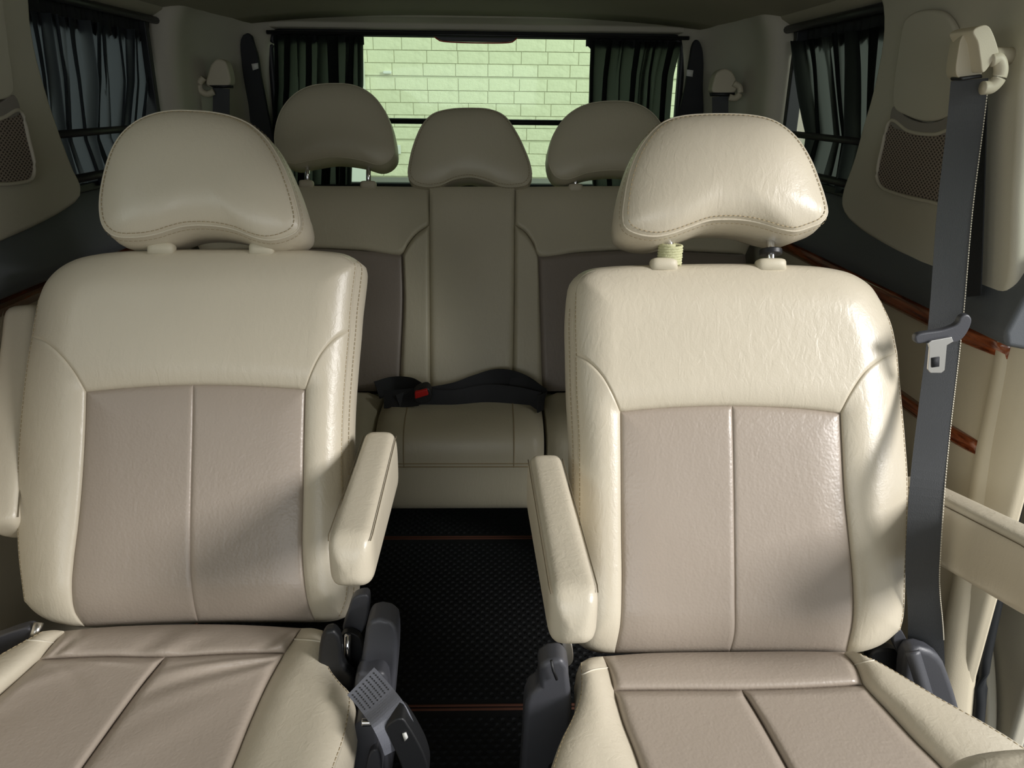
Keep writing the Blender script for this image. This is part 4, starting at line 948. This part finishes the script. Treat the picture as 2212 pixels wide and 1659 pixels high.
# ================================================================== SEAT BELTS
def belt_right():
    T = empty('seat_belt', (.78, 1.3, 1.15), 'charcoal lap and shoulder belt hanging beside the right captain seat', 'seat belt')
    pts = [(2094, 172, 1.20), (2085, 260, 1.20), (2062, 450, 1.16), (2045, 660, 1.11), (2035, 760, 1.08), (2018, 900, 1.01), (2003, 1040, .945), (1994, 1180, .92), (1992, 1245, .92), (1998, 1330, .93), (2000, 1410, .95), (2000, 1520, .95)]
    P = catmull([at(a, b, 1, y) for a, b, y in pts], 90)
    side = nrm([.80, -.55, 0]); sides = []
    for i in range(len(P)):
        t = i/(len(P)-1); sides.append(nrm([.86+.1*t, -.50+.2*t, 0.0]))
    wd = [.048-.005*min(1, i/45)+.013*max(0, (i/89-.78)/.22) for i in range(90)]
    V, Fc = ribbon(P, sides, wd, .0018); mk('webbing', V, Fc, M['webbing'], T, smooth=False)
    mb = MB(); e = np.array([p+s*w_*.5+np.array([0, -.0012, 0]) for p, s, w_ in zip(P, sides, wd)])
    stitches(e[:78], np.array([0, -1., 0]), None, None, step=.004, ln=.0028, r=.0008, mb=mb)
    o = mb.build('edge_stitch', M['thread_light'], T, label='white stitched edge'); o['kind'] = 'stuff'
    # second run of webbing going down behind into the trim
    Q = [at(a, b, 0, .785) for a, b in ((2118, 190), (2112, 400), (2104, 640))]
    V, Fc = ribbon(catmull(Q, 20), (0, 1, 0), .034, .0018); mk('webbing_rear_run', V, Fc, M['webbing_black'], T, smooth=False)
    # tongue
    tp = [(2005, 742), (2012, 736), (2056, 728), (2060, 738), (2046, 746), (2041, 800), (2034, 806), (2010, 806), (2004, 798), (2008, 752)]
    tpl = [at(a, b, 1, 1.042) for a, b in tp]
    mt_ = slab('tongue_plate', tpl, (0, 1, 0), .003, M['steel'], T, bevel=.0008, label='steel belt tongue')
    hole = [at(a, b, 1, 1.0405) for a, b in ((2013, 774), (2030, 771), (2029, 792), (2013, 794))]
    slab('latch_hole', hole, (0, 1, 0), .0012, M['webbing_black'], T)
    lp = catmull([at(a, b, 1, 1.048) for a, b in ((1978, 728), (1985, 722), (2040, 712), (2068, 700), (2078, 684), (2092, 680), (2100, 690), (2094, 712), (2078, 734), (2060, 742), (2000, 742), (1980, 742))], 60, closed=True)
    slab('tongue_grip', lp, (0, 1, 0), .012, M['grey_plastic'], T, bevel=.003)
    # upper guide
    A = empty('belt_guide', at(2110, 130, 0, .79), 'cream plastic belt guide high on the right pillar', 'belt guide')
    y0 = 1.19
    front = catmull([at(a, b, 1, y0) for a, b in ((2068, 165), (2070, 110), (2080, 75), (2102, 62), (2112, 90), (2118, 130), (2122, 160), (2100, 168))], 40, closed=True)
    slab('guide_cover', front, (.25, .97, 0), .05, M['plastic_beige'], A, bevel=.008)
    f2 = catmull([at(a, b, 1, 1.165) for a, b in ((2102, 66), (2126, 54), (2138, 58), (2158, 122), (2150, 126), (2124, 158), (2118, 130), (2112, 92))], 40, closed=True)
    slab('guide_side', f2, (0, 1, 0), .06, M['plastic_beige'], A, bevel=.006)
    cyl('guide_stem', at(2112, 120, 1, 1.20), (1, .05, 0), .012, .05, M['plastic_beige'], A)
    hk = catmull([at(a, b, 1, 1.17) for a, b in ((2140, 130), (2155, 128), (2162, 150), (2156, 172), (2140, 188), (2122, 190))], 30)
    V, Fc = tube(hk, .0095, 14); mk('guide_hook', V, Fc, M['plastic_beige'], A)
    slot = [at(a, b, 1, 1.185) for a, b in ((2076, 166), (2122, 160), (2124, 168), (2078, 174))]
    slab('guide_slot', slot, (0, 1, 0), .03, M['black'], A, bevel=.002)
belt_right()

def pillar_belt(side):
    if side < 0:
        c = [(445, 185), (448, 160), (458, 135), (470, 127), (485, 132), (493, 150), (495, 184)]; hook = [(440, 168), (431, 180), (433, 195), (447, 203), (462, 198)]
        strap = [(478, 190, ), (478, 250)]; X = 2.34; xx = -.775
        lab = 'beige belt guide and grey webbing on the left rear pillar'; slot = ((450, 184), (497, 184), (497, 190), (462, 190))
    else:
        c = [(1540, 200), (1541, 178), (1550, 156), (1566, 148), (1582, 155), (1592, 178), (1590, 198)]; hook = [(1585, 180), (1597, 188), (1598, 203), (1588, 212), (1575, 210)]
        strap = [(1556, 208), (1556, 262)]; X = 2.34; xx = .775
        lab = 'beige belt guide and grey webbing on the right rear pillar'; slot = ((1538, 200), (1588, 200), (1586, 208), (1540, 208))
    yf = 2.36
    T = empty('belt_guide', at(*c[0], 1, yf), lab, 'belt guide')
    slab('guide_cover', catmull([at(a, b, 1, yf) for a, b in c], 36, closed=True), (-side*.0, 1, 0), .05, M['plastic_beige'], T, bevel=.008)
    V, Fc = tube(catmull([at(a, b, 1, yf-.004) for a, b in hook], 24), .009, 12); mk('guide_hook', V, Fc, M['plastic_beige'], T)
    slab('guide_slot', [at(a, b, 1, yf-.002) for a, b in slot], (0, 1, 0), .03, M['black'], T)
    pp = [at(strap[0][0], strap[0][1], 1, yf+.01), at(strap[1][0], strap[1][1], 1, yf+.01), at(strap[1][0], strap[1][1]+250, 1, yf-.01)]
    V, Fc = ribbon(catmull(pp, 20), (1, 0, 0), .047, .002); mk('webbing', V, Fc, M['webbing'], T, smooth=False)
    return T
pillar_belt(-1); pillar_belt(1)

def strap_channel(side):
    if side < 0:
        o = [(520, 85), (528, 73), (540, 72), (548, 95), (556, 120), (562, 160), (575, 230), (588, 330), (556, 330), (535, 220), (522, 140)]; tagp = [(543, 138), (557, 136), (558, 148), (546, 152)]
        lab = 'black stowed strap with a white tag in the left rear pillar recess'
    else:
        o = [(1498, 92), (1506, 84), (1516, 100), (1520, 130), (1519, 180), (1513, 270), (1470, 270), (1482, 180), (1490, 130)]; tagp = [(1484, 150), (1498, 152), (1496, 166), (1483, 164)]
        lab = 'black stowed strap with a white tag in the right rear pillar recess'
    T = empty('stowed_strap', at(*o[0], 1, 2.56), lab, 'strap')
    slab('strap_webbing', catmull([at(a, b, 1, 2.545) for a, b in o], 50, closed=True), (0, 1, 0), .02, M['webbing_black'], T, bevel=.003)
    slab('care_tag', [at(a, b, 1, 2.541) for a, b in tagp], (0, 1, 0), .003, M['white'], T)
strap_channel(-1); strap_channel(1)

# ---- buckle beside the left captain seat
def front_buckle():
    T = empty('seat_belt_buckle', at(830, 1560, 1, .74), 'black buckle on grey webbing strap beside the left seat cushion', 'buckle')
    P = catmull([at(780, 1472, 1, .80), at(795, 1488, 1, .79), at(818, 1516, 1, .77), at(842, 1550, 1, .745), at(860, 1588, 1, .742), at(868, 1612, 1, .745)], 30)
    vd = nrm(np.array([-.2, .83, -.75])); sds = [nrm(np.cross(P[min(i+1, 29)]-P[max(i-1, 0)], vd)+np.array([0, 0, .0])) for i in range(30)]
    V, Fc = ribbon(P, sds, .046, .0025); mk('webbing', V, Fc, M['webbing_grey'], T, smooth=False)
    mb = MB()
    for k in range(7):
        stitches(P[1:11]+np.array(sds[1:11])*(-.018+.006*k)-vd*.0015, -vd, None, None, step=.004, ln=.0024, r=.0007, mb=mb)
    o = mb.build('anchor_stitching', M['black'], T); o['kind'] = 'stuff'
    b = [(831, 1574), (845, 1560), (867, 1552), (884, 1572), (902, 1602), (918, 1635), (926, 1670), (918, 1710), (895, 1720), (875, 1680), (858, 1635), (842, 1600)]
    slab('buckle_case', catmull([at(x, y, 1, .735) for x, y in b], 50, closed=True), (0, 1, .1), .028, M['black'], T, bevel=.007)
    slab('indicator', [at(x, y, 1, .7335) for x, y in ((869, 1586), (877, 1584), (881, 1594), (874, 1602))], (0, 1, .1), .004, M['white'], T)
    c = cyl('chrome_pin', at(782, 1560, 1, .77), (1, 0, 0), .005, .012, M['chrome'], T, bevel=.001)
front_buckle()

# ---- belts and buckle lying on the rear bench
def rear_belts():
    ym = ybB-.03
    T = empty('bench_belt', (.1, ym, ztB), 'crumpled black belt webbing lying at the back of the bench centre', 'seat belt')
    def rib(name, pts, wd, sidev, par_, lift=.0):
        P = catmull([at(a, b, 1, y)+np.array([0, 0, lift]) for a, b, y in pts], 40)
        V, Fc = ribbon(P+np.array([0, -.004, .008]), sidev, wd, .003); return mk(name, V, Fc, M['webbing_black'], par_, smooth=False)
    rib('webbing', [(1172, 862, 1.80), (1130, 835, 1.80), (1080, 822, 1.82), (1030, 835, 1.80), (990, 850, 1.78), (930, 862, 1.77)], .048, (0, .6, .8), T)
    rib('webbing', [(1165, 872, 1.74), (1110, 860, 1.76), (1050, 856, 1.77), (980, 868, 1.75), (900, 866, 1.75), (862, 878, 1.73)], .045, (0, .5, .85), T)
    rib('webbing', [(1160, 880, 1.70), (1175, 868, 1.74), (1140, 842, 1.79), (1100, 838, 1.80)], .04, (0.2, .5, .85), T)
    U = empty('bench_buckle', (-.13, ym-.02, ztB+.03), 'black buckle with red release button on the left of the bench', 'buckle')
    rib('webbing', [(815, 848, 1.80), (850, 838, 1.82), (885, 840, 1.80), (905, 850, 1.77)], .045, (0, .5, .85), U)
    rib('webbing', [(830, 868, 1.74), (870, 866, 1.74), (905, 862, 1.73)], .045, (0, .6, .8), U)
    cs = catmull([at(a, b, 1, 1.715) for a, b in ((893, 850), (922, 838), (932, 850), (930, 866), (905, 874), (895, 866))], 30, closed=True)
    slab('buckle_case', cs, (0, 1, .2), .03, M['black'], U, bevel=.004)
    bt = [at(a, b, 1, 1.71) for a, b in ((895, 848), (922, 841), (926, 854), (896, 863))]
    slab('release_button', bt, (0, 1, .2), .01, M['red'], U, bevel=.003, label='red release button')
rear_belts()

# ================================================================== DOOR OPENING on the right
def door_edge():
    T = empty('trim_1', (.86, 1.0, 0), 'cream door-opening trim strip with black rubber seal', 'trim'); del T['category']; T['kind'] = 'structure'
    L = [(2224, 380), (2200, 560), (2177, 640), (2150, 790), (2117, 950), (2090, 1100), (2058, 1270), (2032, 1415), (2020, 1560), (2010, 1750)]
    A = [at(a, b, 0, .835) for a, b in L]; A = catmull(A, 40)
    rings = []
    for p in A:
        rings.append([p+np.array(q) for q in ((0, .0, 0), (-.012, -.012, 0), (-.006, -.026, 0), (.01, -.034, 0), (.03, -.038, 0), (.045, -.034, 0), (.05, 0, 0))])
    V, Fc = loft(rings); mk('pinch_trim', V, Fc, M['trim_light'], T)
    S = [p+np.array([.056, -.032, 0]) for p in A]; V, Fc = tube(S, .011, 12); mk('door_seal', V, Fc, M['rubber'], T)
door_edge()
# slid-back outer body side seen past the seal
D2 = empty('door_1', (1.0, .9, .3), 'grey green side of the van body outside the right door seal', 'door'); del D2['category']; D2['kind'] = 'structure'
box('outer_skin', .95, .98, 1.02, 2.2, -.05, .78, M['trim'], D2, bevel=.01)
P = catmull([at(a, b, 0, .925) for a, b in ((2105, 1300), (2122, 1380), (2131, 1470), (2132, 1570), (2120, 1700), (2060, 1700), (2070, 1500), (2085, 1350))], 40, closed=True)
slab('door_pad', P, (1, 0, 0), .02, M['trim'], D2, bevel=.006)

# ---- shoulder of the front seat at the very bottom right
def front_seat():
    T = empty('front_seat', (.45, .30, .55), 'rounded corner of the front seat back at lower right edge', 'seat')
    pts = [(1990, 1680), (2015, 1648), (2050, 1620), (2100, 1603), (2160, 1594), (2240, 1590), (2400, 1600), (2560, 1680), (2600, 1900), (1960, 1900)]
    P = catmull([at(a, b, 1, .40) for a, b in pts], 70, closed=True)
    slab('backrest', P, (0, -1, 0), .12, M['cream'], T, bevel=.03)
front_seat()

# ---- groups of like things
G_ = {'captain_seat': 'captain seats of the middle row', 'window_curtain': 'curtains over the rear windows', 'belt_guide': 'belt guides on the pillars', 'floor_mat': 'studded mats on the cabin floor',
      'storage_pocket': 'net pockets on the pillars', 'stowed_strap': 'stowed straps beside the tailgate window', 'curtain_rod': 'rods across the tailgate window'}
for o in list(COL.objects):
    k = o.name.split('.')[0]
    if o.parent is None and k in G_ and 'label' in o: o['group'] = G_[k]
